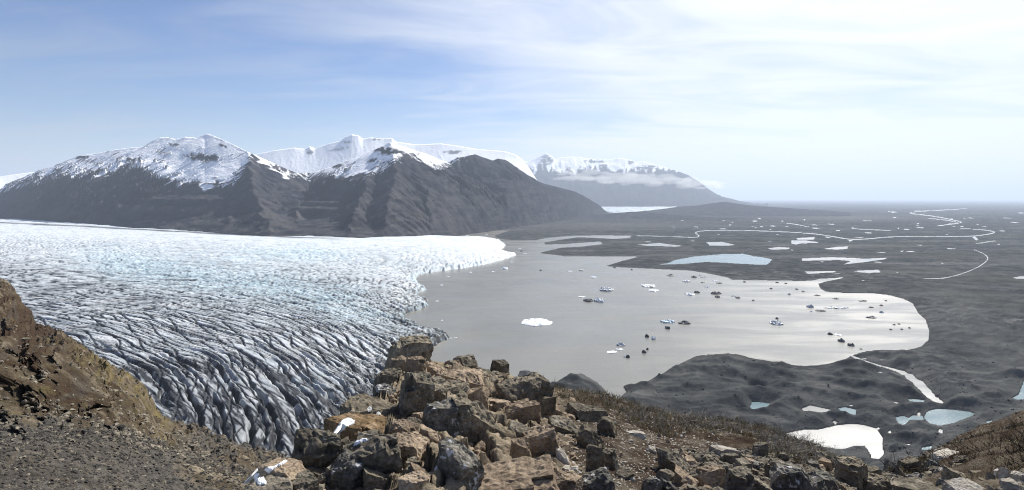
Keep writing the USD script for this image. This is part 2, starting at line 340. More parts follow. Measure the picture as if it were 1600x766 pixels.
# the bank rises a little at the waterline
G[..., 2] = np.where((PY < 322), np.minimum(z, 3), z)
tone = np.clip(0.5 + 0.5 * fb2(wx / 300, wy / 130, 5, 61) + 0.25 * fb2(gx / 1500, gy / 1500, 3, 71), 0, 1)
pale = sst(0.57, 0.78, tone) * 0.75
vein = np.maximum(rid2(wx / 130, wy / 60, 4, 83, gain=0.6), 0.95 * rid2(wx / 48, wy / 24, 3, 84) * sst(2500, 1500, gy))
pale = np.maximum(pale, 0.85 * sst(0.58, 0.86, vein) * (0.4 + 0.8 * sst(-0.2, 0.4, fb2(gx / 400, gy / 250, 3, 85))))
pale = np.maximum(pale, 0.55 * sst(0.35, 0.05, np.abs(np.mod(rr2 / 46.0 + 0.3, 1) - 0.5)) * sst(0.0, 0.35, fb2(gx / 70, gy / 70, 3, 90)) * sst(1400, 900, gy))
pale = np.maximum(pale, 0.6 * sst(3.0, 0.8, ld) * (wd <= 0) * sst(455, 470, PY) * sst(-0.25, 0.3, fb2(gx / 30, gy / 30, 3, 92)))
bands = fb2(gx / 900 + 0.4 * fb2(gx / 500, gy / 300, 2, 191), gy / 170, 4, 193)
pale = np.clip(pale + 0.55 * sst(0.02, 0.4, bands) * sst(1300, 2000, gy), 0, 1) * (1 - 0.7 * sst(-0.05, -0.35, bands) * sst(1300, 2000, gy))
# gravel flats: the pale terrace under the far hills, the river bed on the right, beach rims
pale = np.maximum(pale, 0.9 * np.exp(-(((PX - 1330) / 110) ** 2 + ((PY - 341) / 5.0) ** 2)))
pale = np.maximum(pale, 0.6 * np.exp(-(((PX - 990) / 190) ** 2 + ((PY - 353) / 4.5) ** 2)))
pale = np.maximum(pale, 0.55 * np.exp(-(((PX - 1500 - (PY - 470) * 0.75) / 46) ** 2)) * sst(430, 460, PY) * (0.6 + 0.8 * fb2(wx / 60, wy / 60, 3, 88)))
pale = np.maximum(pale, 0.35 * sst(5, 1, ld) * (wd <= 0) * sst(460, 420, PY))
green = sst(1180, 1620, PX) * sst(600, 400, PY) * sst(335, 380, PY) * sst(0.0, 0.5, fb2(gx / 500, gy / 300, 4, 95) + 0.1) * 0.4
plain_mat = ramp_mat('dark_gravel', 0.02, [(0.3, (0.020, 0.022, 0.023)), (0.5, (0.042, 0.045, 0.046)), (0.72, (0.082, 0.084, 0.081))], bump=0.7, bdist=1.0, bscale=0.3,
                     attr_mix=[('pale', [(0.3, (0.078, 0.079, 0.077)), (0.7, (0.135, 0.134, 0.127))], 0.05), ('green', [(0.35, (0.055, 0.058, 0.042)), (0.7, (0.092, 0.088, 0.064))], 0.03)], fine=(0.35, 0.75, 1.25))
tag(sheet('/World/outwash_plain', G, plain_mat, {'pale': pale, 'green': green}), 'dark grey outwash plain and moraine stretching to the hazy horizon', kind='structure')

def water_mat(name, base, rough, bump_scale, bump, spec=0.5):
    return usdkit.material(stage, M + name, {
        'geo': ('geometry', {}),
        'm': ('mapping', {'scale': (1.0, 0.6, 1.0), 'rotation': (0, 0, 0.5)}),
        'n': ('noise_texture', {'scale': bump_scale, 'detail': 5.0, 'roughness': 0.6}),
        'n2': ('noise_texture', {'scale': 0.006, 'detail': 5.0, 'roughness': 0.55, 'distortion': 1.0}),
        'r': ('rgb_ramp', {'ramp': [(0.3, tuple(c * 0.86 for c in base)), (0.7, tuple(c * 1.10 for c in base))]}),
        'b': ('bump', {'strength': bump, 'distance': 0.6}),
        'm3': ('mapping', {'scale': (0.35, 1.3, 1.0), 'rotation': (0, 0, 0.35)}), 'n3': ('noise_texture', {'scale': 0.012, 'detail': 6.0, 'roughness': 0.6, 'distortion': 0.6}),
        'rr': ('map_range', {'range_type': 'smoothstep', 'from_min': 0.36, 'from_max': 0.64, 'to_min': rough * 0.82, 'to_max': rough * 1.16, 'clamp': True}),
        'p': ('principled_bsdf', {'roughness': rough, 'ior': 1.33, 'specular_ior_level': spec}),
    }, [('geo.position', 'm3.vector'), ('m3.vector', 'n3.vector'), ('n3.fac', 'rr.value'), ('rr.result', 'p.roughness'), ('geo.position', 'm.vector'), ('m.vector', 'n.vector'), ('geo.position', 'n2.vector'), ('n2.fac', 'r.fac'), ('r.color', 'p.base_color'), ('n.fac', 'b.height'), ('b.normal', 'p.normal')], surface='p.BSDF')
lake_mat = water_mat('silty_water', (0.168, 0.163, 0.138), 0.262, 0.30, 0.65)
pond_mats = {'b': water_mat('blue_pond_water', (0.13, 0.20, 0.22), 0.17, 0.9, 0.35), 'w': water_mat('pale_pond_water', (0.20, 0.205, 0.195), 0.23, 0.9, 0.35)}
def water(name, poly, mat, zw, label, grow=0.6):
    from shapely.geometry import Polygon
    from shapely import affinity
    s = affinity.scale(Polygon([(x, y * 3) for x, y in poly]).buffer(0).buffer(grow), 1, 1)
    parts = []
    for g in getattr(s, 'geoms', [s]):
        v, f = trimesh.creation.triangulate_polygon(g, engine='earcut')
        parts.append((v, f))
    vs, fs, n = [], [], 0
    for v, f in parts:
        vs.append(v); fs.append(f + n); n += len(v)
    v = np.vstack(vs); f = np.vstack(fs)
    P = onplane(v[:, 0], v[:, 1] / 3, zw)
    a, b, c = P[f[:, 0]], P[f[:, 1]], P[f[:, 2]]
    up = np.cross(b - a, c - a)[:, 2] < 0
    f[up] = f[up][:, ::-1]
    g = put_mesh(path_of(name), P, f, mat)
    tag(g, label, kind='structure')
    return g
water('lake', LAKE, lake_mat, 0.0, 'wide grey silty meltwater lake dotted with icebergs')
for label, tone_, poly in PONDS:
    water('pond', poly, pond_mats[tone_], 0.12, label)
for n_, l_, poly in stream_polys:
    water(n_, poly, pond_mats['w'], 0.16, l_, 0.25)
# the scatter of slivers of meltwater nobody could count
vs, fs, n_ = [], [], 0
for poly in SLIVERS:
    P = onplane(np.array(poly)[:, 0], np.array(poly)[:, 1], 0.2)
    k = len(P); vs.append(P); fs.append(np.stack([np.zeros(k - 2, int), np.arange(1, k - 1), np.arange(2, k)], 1)[:, ::-1] + n_); n_ += k
tag(put_mesh('/World/meltwater_pools', np.vstack(vs), np.vstack(fs), pond_mats['w']), 'scattered slivers of meltwater across the dark plain', 'meltwater', kind='stuff')

# ------------------------------------------------------------------ the glacier
FRONT = [(600,760),(615,640),(630,585),(655,556),(684,537),(706,527),(690,521),(671,518),(655,512),(643,504),(632,496),(636,490),(655,484),(671,478.6),(668,470),(645,462),(660,456),(666,452.7),(655,446),(650,440),(647,434),(662,428),(685,424.5),(720,420),(760,413),(794,404),(806,398.6),(794,396),(782,392),(790,384),(782,377.5),(775,375.2),(760,373.8),(730,374.5),(690,373),(650,373.5),(600,372)]
fp = onplane(np.array(FRONT)[:, 0], np.array(FRONT)[:, 1])[:, :2]
seg = np.concatenate([np.linspace(fp[i], fp[i + 1], 40, endpoint=False) for i in range(len(fp) - 1)])
seg = seg + 13 * np.stack([fb2(seg[:, 0] / 30, seg[:, 1] / 30, 4, 2), fb2(seg[:, 0] / 30, seg[:, 1] / 30, 3, 6)], 1)
front_tree = cKDTree(seg)
from shapely.geometry import Polygon as SPoly
import shapely
ice_poly = SPoly(np.vstack([seg, [(-900, 5200), (-9000, 8000), (-9000, 100), (0, 300)]])).buffer(0)
gr = np.concatenate([np.linspace(336, 372, 60), np.arange(372.5, 560, 0.8), np.arange(560, 790, 0.95), np.linspace(792, 900, 12)])
gc = np.concatenate([np.linspace(-500, -12, 60), np.arange(-10, 822, 1.15)])
QX, QY = np.meshgrid(gc, gr)
# the rows and columns lie on a surface 45 m up, so that they stay even in the picture
A = onplane(QX, QY, 45.0)
ax, ay = A[..., 0], A[..., 1]
inside = shapely.contains_xy(ice_poly, ax.ravel(), ay.ravel()).reshape(ax.shape)
dd, _ = front_tree.query(np.stack([ax, ay], -1).reshape(-1, 2)); dd = dd.reshape(ax.shape)
d = np.where(inside, dd, -dd)
dp = np.maximum(d, 0)
base = 7.5 * sst(0, 6, d) + 19 * (1 - np.exp(-dp / 90)) + 46 * (1 - np.exp(-dp / 1000))
base = base + 5 * fb2(ax / 300, ay / 300, 3, 14) * sst(0, 200, d)
# flow arcs: crevasses lie along circles that sweep from the upper left down to the near margin
cx0, cy0 = -944.0, 50.0
wxx = ax + 26 * fb2(ax / 250, ay / 250, 3, 51) + 2.2 * fb2(ax / 45, ay / 45, 2, 53); wyy = ay + 26 * fb2(ax / 250, ay / 250, 3, 52) + 2.2 * fb2(ax / 45, ay / 45, 2, 54)
rho = np.hypot(wxx - cx0, wyy - cy0); phi = np.arctan2(wyy - cy0, wxx - cx0)
near = sst(760, 520, ay)                       # the big wedges by the near margin
def cuts(u, along, width, seed, present):
    """0..1, 1 at the bottom of the cracks that run where u is whole; each crack comes and goes along its length."""
    k = np.round(u); f = np.abs(u - k)
    on = sst(present, present + 0.25, 0.5 + 0.8 * pn2(along + k * 7.31, k * 3.77 + seed, seed))
    w = width * (0.6 + 0.9 * np.abs(pn2(along * 1.7 + k * 1.3, k * 5.1, seed + 5)))
    return np.exp(-(f / np.maximum(w, 0.02)) ** 2) * on
s_arc = phi * 900
R0 = 900.0
lg = R0 * np.log(rho / R0)
alA = math.radians(11); alB = math.radians(-15); alC = math.radians(68)
uA = lg * math.cos(alA) + s_arc * math.sin(alA)
uB = lg * math.cos(alB) + s_arc * math.sin(alB)
uC = lg * math.cos(alC) + s_arc * math.sin(alC)
far_w = sst(600, 2200, ay)
midw = sst(620, 950, ay)
jog = 1.2 * fb2(ax / 14, ay / 14, 2, 58)
mA = sst(-0.08, 0.12, fb2(ax / 130, ay / 130, 3, 151)); mB = sst(-0.1, 0.15, fb2(ax / 170, ay / 100, 3, 153))
c1 = cuts((rho + jog) / 8.0, s_arc / 130, 0.11 + 0.07 * midw, 3, 0.22) * (1 - mA) + cuts((rho + 1.5 * jog) / 15.0, s_arc / 150, 0.085 + 0.04 * midw, 5, 0.14) * mA
c2 = cuts((uA + jog) / 7.5, s_arc / 70, 0.11 + 0.06 * midw, 13, 0.34)
c3 = cuts((uB + jog) / 13.0, s_arc / 60, 0.09 + 0.05 * midw, 23, 0.36) * mB + 0.8 * cuts((uB + jog) / 27.0, s_arc / 90, 0.06, 27, 0.3) * (1 - mB)
c4 = cuts((uC + jog) / 24.0, rho / 16, 0.05, 33, 0.60)
big = cuts((rho * 0.9 + uB * 0.1 + 3 * jog) / 21.0, s_arc / 90, 0.11, 43, 0.30)
icefall = np.clip(np.exp(-((QY - 425 - (QX - 250) * 0.10) / 26) ** 2) * sst(60, 200, QX) * sst(620, 480, QX) + 0.8 * np.exp(-((QY - 393) / 12) ** 2) * np.exp(-((QX - 470) / 110) ** 2)
                  + 0.7 * np.exp(-((QY - 470) / 22) ** 2) * np.exp(-((QX - 590) / 80) ** 2), 0, 1)
smoothz = sst(395, 372, QY - 0.02 * (QX - 300))   # the calm white ice towards the mountains
act = (1 - 0.75 * smoothz)
blocks = rid2(wxx / 34, wyy / 26, 3, 71)
h = (-2.4 * c1 - 1.9 * c2 - 2.4 * c3 - 2.0 * c4) * act * (1 - 0.3 * near) - 12.0 * big * near - 5.0 * cuts((rho + 2 * jog) / 34.0, s_arc / 160, 0.06, 47, 0.30) * act * sst(1300, 900, ay) - 6 * icefall * (1 - blocks)
h = h + 0.3 * fb2(ax / 12, ay / 12, 3, 81) * act + 1.0 * (rid2((rho) / 40, s_arc / 220, 2, 87) - 0.4) * act
h = h + 2.6 * near * sst(-0.2, 0.4, fb2(ax / 70, ay / 70, 2, 97)) * (1 - np.abs(((rho * 0.9 + uB * 0.1 + 3 * jog) / 25.0 + 0.35) % 1 - 0.5) * 2 - 0.5)
frontz = sst(120, 15, d) * (d > 0)
h = h - 6 * frontz * (1 - rid2(wxx / 20, wyy / 20, 3, 95)) + 2 * frontz
zi = base + h * sst(0, 7, d)
zi = np.where(d > 0, np.maximum(zi, 0.4 + 3 * sst(0, 8, d)), -4)
A[..., 2] = zi
# along cracks, ash with crevasse shade painted in; ash in bands near the margins and on the near, dirty ice
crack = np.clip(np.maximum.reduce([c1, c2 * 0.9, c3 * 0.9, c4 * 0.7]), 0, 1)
dirtzone = np.clip(sst(470, 640, QY + 0.05 * (300 - QX)) * 0.75 + 0.45 * sst(70, 8, d) * sst(440, 470, QY), 0, 1)
midzone = sst(395, 465, QY)
streak = sst(-0.05, 0.35, fb2(rho / 9, s_arc / 90, 4, 101, gain=0.65))
streak = np.maximum(streak, sst(0.05, 0.4, fb2(uA / 4, s_arc / 60, 3, 103)) * 0.8)
dirt_shade = crack ** 0.8 * (0.42 + 1.1 * midzone) * (0.9 - 0.6 * icefall) * act + dirtzone * (0.50 + 0.75 * streak) + 0.48 * midzone * streak
dirt_shade += 0.16 * sst(0.1, 0.6, fb2(ax / 70, ay / 45, 5, 111)) * act + 0.25 * sst(0.25, 0.6, rid2(wxx / 140, wyy / 50, 3, 117)) * (1 - smoothz) * 0.5
# the medial moraine: a dark stripe along the far edge
mline = 352 + (QX / 480) * 19.5
dirt_shade = np.maximum(dirt_shade, 0.95 * np.exp(-((QY - 2.0 - mline) / (1.1 + 0.5 * fb2(QX / 40, QX * 0, 2, 3))) ** 2) * sst(560, 470, QX))
dirt_shade = np.maximum(dirt_shade, 0.6 * sst(0.35, 0.6, fb2(ax / 60, ay / 200, 3, 125)) * np.exp(-((QY - mline - 9) / 3) ** 2))
dirt_shade += 0.34 * sst(0.12, 0.5, fb2((rho + 20 * fb2(ax / 300, ay / 300, 2, 141)) / 26, s_arc / 420, 4, 143)) * sst(470, 440, QY) * (QX > -20)
dirt_shade = np.clip(dirt_shade + 0.10 * sst(385, 430, QY), 0, 1)
blue = np.clip(icefall * (0.25 + 0.75 * (1 - blocks)) + 0.35 * sst(0.1, 0.5, fb2(ax / 120, ay / 70, 4, 131)) * sst(480, 430, QY) * act + 0.5 * sst(25, 0, d) * sst(0, 1, d) * sst(540, 500, QY), 0, 1) * (1 - smoothz * 0.8)
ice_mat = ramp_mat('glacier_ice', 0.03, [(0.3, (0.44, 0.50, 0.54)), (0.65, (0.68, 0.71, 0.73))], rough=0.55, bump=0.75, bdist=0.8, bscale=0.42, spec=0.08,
                   attr_mix=[('blue', [(0.3, (0.30, 0.47, 0.55)), (0.7, (0.48, 0.62, 0.68))], 0.05), ('dirt_shade', [(0.35, (0.012, 0.013, 0.016)), (0.7, (0.046, 0.048, 0.052))], 0.12)], fine=(0.25, 0.82, 1.12))
tag(sheet('/World/glacier', A, ice_mat, {'dirt_shade': dirt_shade, 'blue': blue}, drop=d < -12), 'crevassed white and ash streaked glacier tongue ending in the lake', kind='structure')

# ------------------------------------------------------------------ the mountains
rock_stops = [(0.32, (0.012, 0.014, 0.021)), (0.5, (0.030, 0.032, 0.041)), (0.68, (0.066, 0.066, 0.072))]
mount_mat = ramp_mat('mountain_rock', 0.012, rock_stops, bump=0.7, bdist=14.0, bscale=0.025,
                     attr_mix=[('tan', [(0.3, (0.058, 0.055, 0.054)), (0.7, (0.100, 0.093, 0.088))], 0.02), ('snow', (0.86, 0.88, 0.91), 1)], fine=(0.06, 0.75, 1.25))
CREST = [(-420,316),(-250,312),(-60,305),(0,299),(30,284),(60,266),(85,259),(110,249),(122,244),(150,240),(180,234),(205,231),(228,229),(240,219),(250,215),(262,215),(275,218),(290,214),(308,216),(318,211),(324,209),(330,211),(345,217),(360,224),(375,231),(388,238),(400,243),(420,252),(440,261),(465,271),(490,270),(515,262),(540,252),(560,246),(577,238),(592,231),(603,226),(609,222),(615,226),(632,229),(650,236),(668,241),(685,249),(700,254),(713,247),(725,245),(742,241),(752,245),(770,251),(778,248),(790,250),(800,258),(815,269),(830,279),(850,287),(870,292),(900,300),(920,311),(937,322),(945,329),(953,334)]
CY = [(-420,6500),(-250,6000),(0,5300),(130,4900),(250,4700),(320,4500),(355,4200),(390,3900),(430,4250),(480,4650),(540,4500),(615,3900),(660,4350),(700,4800),(745,4850),(800,5300),(860,6100),(900,6900),(953,8400)]
FOOT = [(-420,6000),(-250,5200),(0,4150),(200,3080),(400,2500),(560,2420),(650,2750),(700,3200),(780,3900),(850,4900),(900,6100),(953,8100)]
mc = np.concatenate([np.linspace(-420, -12, 40), np.arange(-10, 954, 1.15)])
ts = np.concatenate([np.concatenate([np.linspace(-0.45, -0.02, 40), np.linspace(0, 1, 200)]), np.linspace(1.01, 1.5, 30)])
MX, T = np.meshgrid(mc, ts)
def profile(MX, T):
    cy, fy = tab(MX, *CY), tab(MX, *FOOT)
    cpy = tab(MX, *CREST)
    cz = H - (cpy - HY) / F * cy
    Y = fy + (cy - fy) * np.where(T < 0, T * np.clip(900 / (cy - fy), 0, 1), T)
    tt = np.clip(T, -0.1, 1)
    fz = np.where(MX < 660, 42.0, tab(MX, (660, 42), (720, 8), (953, 2)))
    z = fz + (cz - fz) * (0.30 * np.abs(tt) ** 0.75 * np.sign(tt) + 0.70 * np.abs(tt) ** 1.35 * np.sign(tt))
    z = np.where(T > 1, cz - (T - 1) * (cy - fy) * 0.45, z)
    return Y, z, cz, fz
MY, MZ, CZ, FZ = profile(MX, T)
apron = FZ + (CZ - FZ) * 0.50 * np.clip(T, -0.45, 1.0)
mw = (MX - 800) / F * MY
crest_px = np.arange(-420, 953.1, 1.0)
def r3(pts):
    """A ridge line through (column, row, distance) points, as world points every few metres."""
    p = np.array(pts, float)
    q = np.stack([(p[:, 0] - 800) / F * p[:, 2], p[:, 2], H - (p[:, 1] - HY) / F * p[:, 2]], -1)
    return q
crest_line = r3(np.stack([crest_px, tab(crest_px, *CREST), tab(crest_px, *CY)], -1))
RIDGES = [(crest_line, 0.50, 0.0)] + [(r3(p), sl, w) for p, sl, w in [
    ([(388,238,3900),(392,262,3600),(398,300,3200),(410,338,2800),(425,372,2480)], 0.62, 1),
    ([(388,238,3900),(375,275,3700),(362,318,3300),(350,362,2720)], 0.66, 1),
    ([(609,222,3900),(618,250,3600),(612,290,3200),(606,330,2800),(600,373,2440)], 0.60, 1),
    ([(609,222,3900),(585,262,3600),(566,300,3200),(548,345,2700),(540,372,2480)], 0.70, 1),
    ([(632,229,3950),(660,275,3700),(672,315,3300),(690,360,2950)], 0.66, 1),
    ([(215,234,4780),(212,258,4500),(222,290,4000),(238,325,3500),(250,358,3000)], 0.60, 1),
    ([(215,234,4780),(195,272,4300),(165,310,3800),(130,352,3350)], 0.60, 1),
    ([(140,243,4900),(128,282,4600),(90,318,4300),(70,348,3900)], 0.62, 1),
    ([(560,246,4400),(540,280,4000),(520,300,3800)], 0.7, 1),
    ([(465,271,4600),(455,290,4100),(462,320,3500),(470,352,2900)], 0.75, 1),
    ([(742,241,4850),(752,285,4500),(760,322,4000),(775,356,3900)], 0.66, 1),
    ([(778,248,5050),(806,290,4800),(830,330,4600),(850,347,4900)], 0.60, 1),
    ([(715,245,4800),(716,285,4400),(724,330,3700),(735,360,3400)], 0.72, 1),
    ([(830,279,5700),(868,315,5500),(895,338,6000)], 0.6, 1),
    ([(30,284,5200),(10,310,4800),(-40,342,4600)], 0.6, 1),
    ([(318,211,4500),(308,245,4250),(300,275,4000)], 0.55, 1),
    ([(262,215,4680),(258,250,4350),(270,290,3900)], 0.55, 1)]]
qx = mw + 50 * fb2(mw / 260, MY / 260, 4, 41) + 14 * fb2(mw / 60, MY / 60, 3, 42)
qy = MY + 50 * fb2(mw / 260, MY / 260, 4, 43) + 14 * fb2(mw / 60, MY / 60, 3, 44)
soft = sst(1.0, 0.80, T)
qx = mw + (qx - mw) * soft; qy = MY + (qy - MY) * soft
MZ2 = apron.copy(); along = mw * 0.0 + mw; perp = (1 - T) * 2000
best = MZ2 - 1e9
for k, (line3, sl, wgt) in enumerate(RIDGES):
    seg_l = np.linalg.norm(np.diff(line3[:, :2], axis=0), axis=1); cum = np.r_[0, np.cumsum(seg_l)]
    ss = np.arange(0, cum[-1], 6.0)
    pts3 = np.stack([np.interp(ss, cum, line3[:, j]) for j in range(3)], -1)
    if k:
        pts3[:, 2] += 10 * pn2(ss / 45, ss * 0 + k, 5) * sst(0, 150, ss) + 22 * pn2(ss / 170, ss * 0 + k, 6) * sst(0, 200, ss)
    dist, idx = cKDTree(pts3[:, :2]).query(np.stack([qx, qy], -1).reshape(-1, 2))
    dist = dist.reshape(MX.shape); sa = ss[idx].reshape(MX.shape)
    rr_ = 1 + 0.34 * (rid2(sa / 75 + k * 9.1, dist / 520, 2, 31 + k) - 0.5) + 0.16 * (rid2(sa / 19 + k * 3.3, dist / 160, 2, 71 + k) - 0.5)
    zc = pts3[idx, 2].reshape(MX.shape) - sl * 1.18 * dist * rr_
    win = zc > best
    best = np.where(win, zc, best); along = np.where(win, sa + 1000 * k, along); perp = np.where(win, dist, perp)
dz = best - MZ2
MZ2 = MZ2 + 0.5 * (dz + np.sqrt(dz * dz + 12 ** 2))
cap = np.where(T > 0, FZ + (CZ - FZ) * 1.75 * T, FZ + T * 500) + 18 * fb2(mw / 90, MY / 90, 3, 46)
dz = MZ2 - cap
MZ2 = cap + 0.5 * (dz - np.sqrt(dz * dz + 15 ** 2))
MZ2 = np.maximum(MZ2, -10 - 30 * sst(0, -0.3, T))
MZ2 = np.where(T > 1, CZ - (T - 1) * 900, MZ2)
MZ2 = np.where(np.abs(T - 1) < 1e-6, CZ, MZ2)
env = sst(1.0, 0.85, T) * sst(-0.05, 0.12, T)
wp = MX + 12 * fb2(MX / 60, T * 2.2, 4, 7)
MZ2 += 9 * fb2(mw / 70, MY / 70, 4, 45) * env
step = 42.0
zz = MZ2 + 26 * fb2(mw / 330, MY / 330, 4, 47) + mw * 0.03
ter = (np.floor(zz / step) + sst(0.15, 0.85, zz / step - np.floor(zz / step))) * step - zz
MZ2 += (0.04 + 0.22 * sst(0.05, 0.45, fb2(mw / 300, MY / 300, 3, 49))) * ter * env * sst(0.24, 0.12, T)
MP = np.stack([mw, MY, MZ2], -1)
mpx = 800 + F * MP[..., 0] / MP[..., 1]; mpy = HY + F * (H - MP[..., 2]) / MP[..., 1]
slope = np.hypot(np.gradient(MZ2, axis=0) / np.maximum(np.abs(np.gradient(MY, axis=0)), 1e-6), np.gradient(MZ2, axis=1) / np.maximum(np.abs(np.gradient(mw, axis=1)), 1e-6))
# the snow line as an altitude along the range: low in the hollows, high on the spurs
SL = [(-420,330),(-250,312),(0,296),(34,284),(60,280),(94,272),(131,272),(150,270),(175,266),(204,254),(219,262),(238,272),(269,282),(290,286),(313,297),(332,297),(363,282),(385,256),(393,242),(407,252),(432,268),(447,276),(462,268),(484,275),(503,272),(525,275),(541,279),(563,273),(600,260),(616,250),(632,238),(650,248),(672,258),(688,262),(706,254),(715,246),(735,238),(760,235),(953,230)]
stk = fb2(along / 14, perp / 300, 4, 61, gain=0.75)
sn = (tab(MX, *SL) - mpy) + 30 * stk + 7 * fb2(mw / 60, MY / 60, 3, 63)
snow = sst(-1.5, 2.5, sn)
crag = np.maximum.reduce([
    1.1 * np.exp(-((MX - 318) / 34) ** 2 - ((mpy - 246 - 0.10 * (MX - 318)) / 7.5) ** 2), 0.95 * np.exp(-((MX - 130) / 16) ** 2 - ((mpy - 246) / 3.5) ** 2),
    0.9 * np.exp(-((MX - 607) / 30) ** 2 - ((mpy - 236 - 0.08 * (MX - 607)) / 9) ** 2), 0.85 * np.exp(-((MX - 272) / 12) ** 2 - ((mpy - 226) / 3.5) ** 2),
    0.7 * np.exp(-((MX - 350) / 18) ** 2 - ((mpy - 228 - 0.5 * (MX - 350)) / 4) ** 2), 0.7 * np.exp(-((MX - 90) / 8) ** 2 - ((mpy - 265) / 4) ** 2), 0.8 * np.exp(-((MX - 45) / 12) ** 2 - ((mpy - 281) / 4) ** 2),
    0.75 * np.exp(-((MX - 205) / 22) ** 2 - ((mpy - 250) / 8) ** 2), 0.6 * np.exp(-((MX - 250) / 25) ** 2 - ((mpy - 238) / 5) ** 2),
    0.9 * np.exp(-((MX - 445) / 30) ** 2 - ((mpy - 264 - 0.25 * (MX - 445)) / 6) ** 2), 0.7 * np.exp(-((MX - 525) / 16) ** 2 - ((mpy - 259) / 6) ** 2)])
snow *= 1 - sst(0.30, 0.55, crag * (0.75 + 0.9 * fb2(wp / 7, mpy / 5, 4, 67)))
leftz = np.exp(-((MX - 110) / 95) ** 2)
snow *= 1 - 0.95 * sst(-0.01, 0.10, 0.42 * fb2(wp / 26, mpy / 10, 3, 69, gain=0.45) + 0.75 * fb2(along / 20, perp / 300, 4, 70, gain=0.6) - 0.22 + 0.12 * leftz - 0.10 * sst(15, 45, tab(MX, *SL) - mpy))
smooth_z = gaussian_filter(MZ2, (5, 7))
MZ2 = MZ2 + (smooth_z - MZ2) * np.clip(snow, 0, 1) * 0.85 * sst(0.985, 0.93, T)
MP[..., 2] = MZ2
tal = fb2(along / 34, perp / 420, 4, 77, gain=0.6)
tan_ = np.clip(0.45 * sst(0.0, 0.5, fb2(mw / 220, MY / 220, 4, 73)) + 0.75 * sst(-0.02, 0.45, tal), 0, 1) * (0.35 + 0.65 * sst(860, 600, MX)) * (0.25 + 0.75 * sst(20, 180, MX))
tan_ = np.maximum(tan_, 0.7 * sst(0.50, 0.8, rid2(mw / 260, (MZ2 + 30 * fb2(mw / 300, MY / 300, 2, 78)) / 26, 3, 79)) * sst(0.75, 0.3, T))
tag(sheet('/World/mountain_range', MP, mount_mat, {'snow': snow, 'tan': tan_}), 'dark layered mountain range with snow in its hollows beyond the glacier', kind='structure')

def ridge(name, label, crest, ytop, yfoot, zfoot, snowfn, mat, n=90, m=420, rough=30, back=0.5, seed=0):
    crest = np.array(crest, float)
    cx = np.linspace(crest[0, 0], crest[-1, 0], m); t = np.concatenate([np.linspace(0, 1, n), np.linspace(1.02, 1.5, 14)])
    X, Tt = np.meshgrid(cx, t)
    Y = yfoot + (ytop - yfoot) * Tt
    cz = H - (tab(X, *crest.tolist()) - HY) / F * ytop
    czs = gaussian_filter(cz, (0, m * 0.035))
    cz = czs + (cz - czs) * np.clip(Tt, 0, 1) ** 9
    z = np.where(Tt <= 1, zfoot + (cz - zfoot) * np.clip(Tt, 0, 1) ** 1.15, cz - (Tt - 1) * (ytop - yfoot) * back)
    xw = (X - 800) / F * Y
    e = np.clip(np.sin(np.pi * np.clip(Tt, 0, 1)), 0, 1) ** 0.6
    wx = X + 10 * fb2(X / 30, Tt * 3, 3, seed)
    z = z + e * rough * (2.2 * fb2(xw / 900, Y / 900, 4, seed + 3) + 1.6 * (rid2(wx / 16, Tt * 2, 3, seed + 5) - 0.45))
    P = np.stack([xw, Y, z], -1)
    py = HY + F * (H - z) / Y
    s, tn = snowfn(X, py, Tt, wx)
    tag(sheet('/World/' + name, P, mat, {'snow': s, 'tan': tn}), label, kind='structure')

def icecap_snow(X, py, Tt, wx):
    s = np.ones_like(X)
    dark = np.maximum.reduce([0.9 * np.exp(-((X - 484) / 6) ** 2 - ((py - 238) / 5) ** 2), 0.6 * np.exp(-((X - 530) / 26) ** 2 - ((py - 233 + 0.15 * (X - 530)) / 4) ** 2),
                              0.95 * np.exp(-((X - 708) / 17) ** 2 - ((py - 238) / 3.6) ** 2), 0.6 * np.exp(-((X - 590) / 20) ** 2 - ((py - 218) / 3) ** 2), 0.6 * np.exp(-((X - 540) / 14) ** 2 - ((py - 222) / 4) ** 2)])
    s -= 0.9 * sst(0.25, 0.6, dark * (0.8 + 0.9 * fb2(wx / 5, py / 4, 3, 5)))
    return np.clip(s, 0, 1), 0 * X
ridge('snow_cap', 'smooth white ice cap rising behind the dark range', [(330,250),(380,246),(405,240),(430,235),(460,231),(476,233),(484,229),(492,232),(515,224),(532,220),(541,214),(550,210),(560,212),(567,217),(580,215),(600,217),(612,216),(620,222),(650,226),(690,224.5),(715,228),(745,233),(780,236),(790,237),(806,242),(818,251),(828,264),(838,280),(850,300),(880,325),(930,340)], 9600, 7200, -20, icecap_snow, mount_mat, seed=11, rough=7, m=640)
def left_snow(X, py, Tt, wx):
    return np.clip(sst(-0.5, 0.0, fb2(wx / 20, Tt * 4, 3, 6) + 0.4), 0, 1), 0 * X
ridge('snow_ridge', 'pale snow ridge at the far left behind the dark range', [(-500,280),(-200,276),(-60,277),(0,276),(20,273),(60,268),(110,262),(200,262)], 9000, 6500, 150, left_snow, mount_mat, n=40, m=160, seed=21, rough=10)
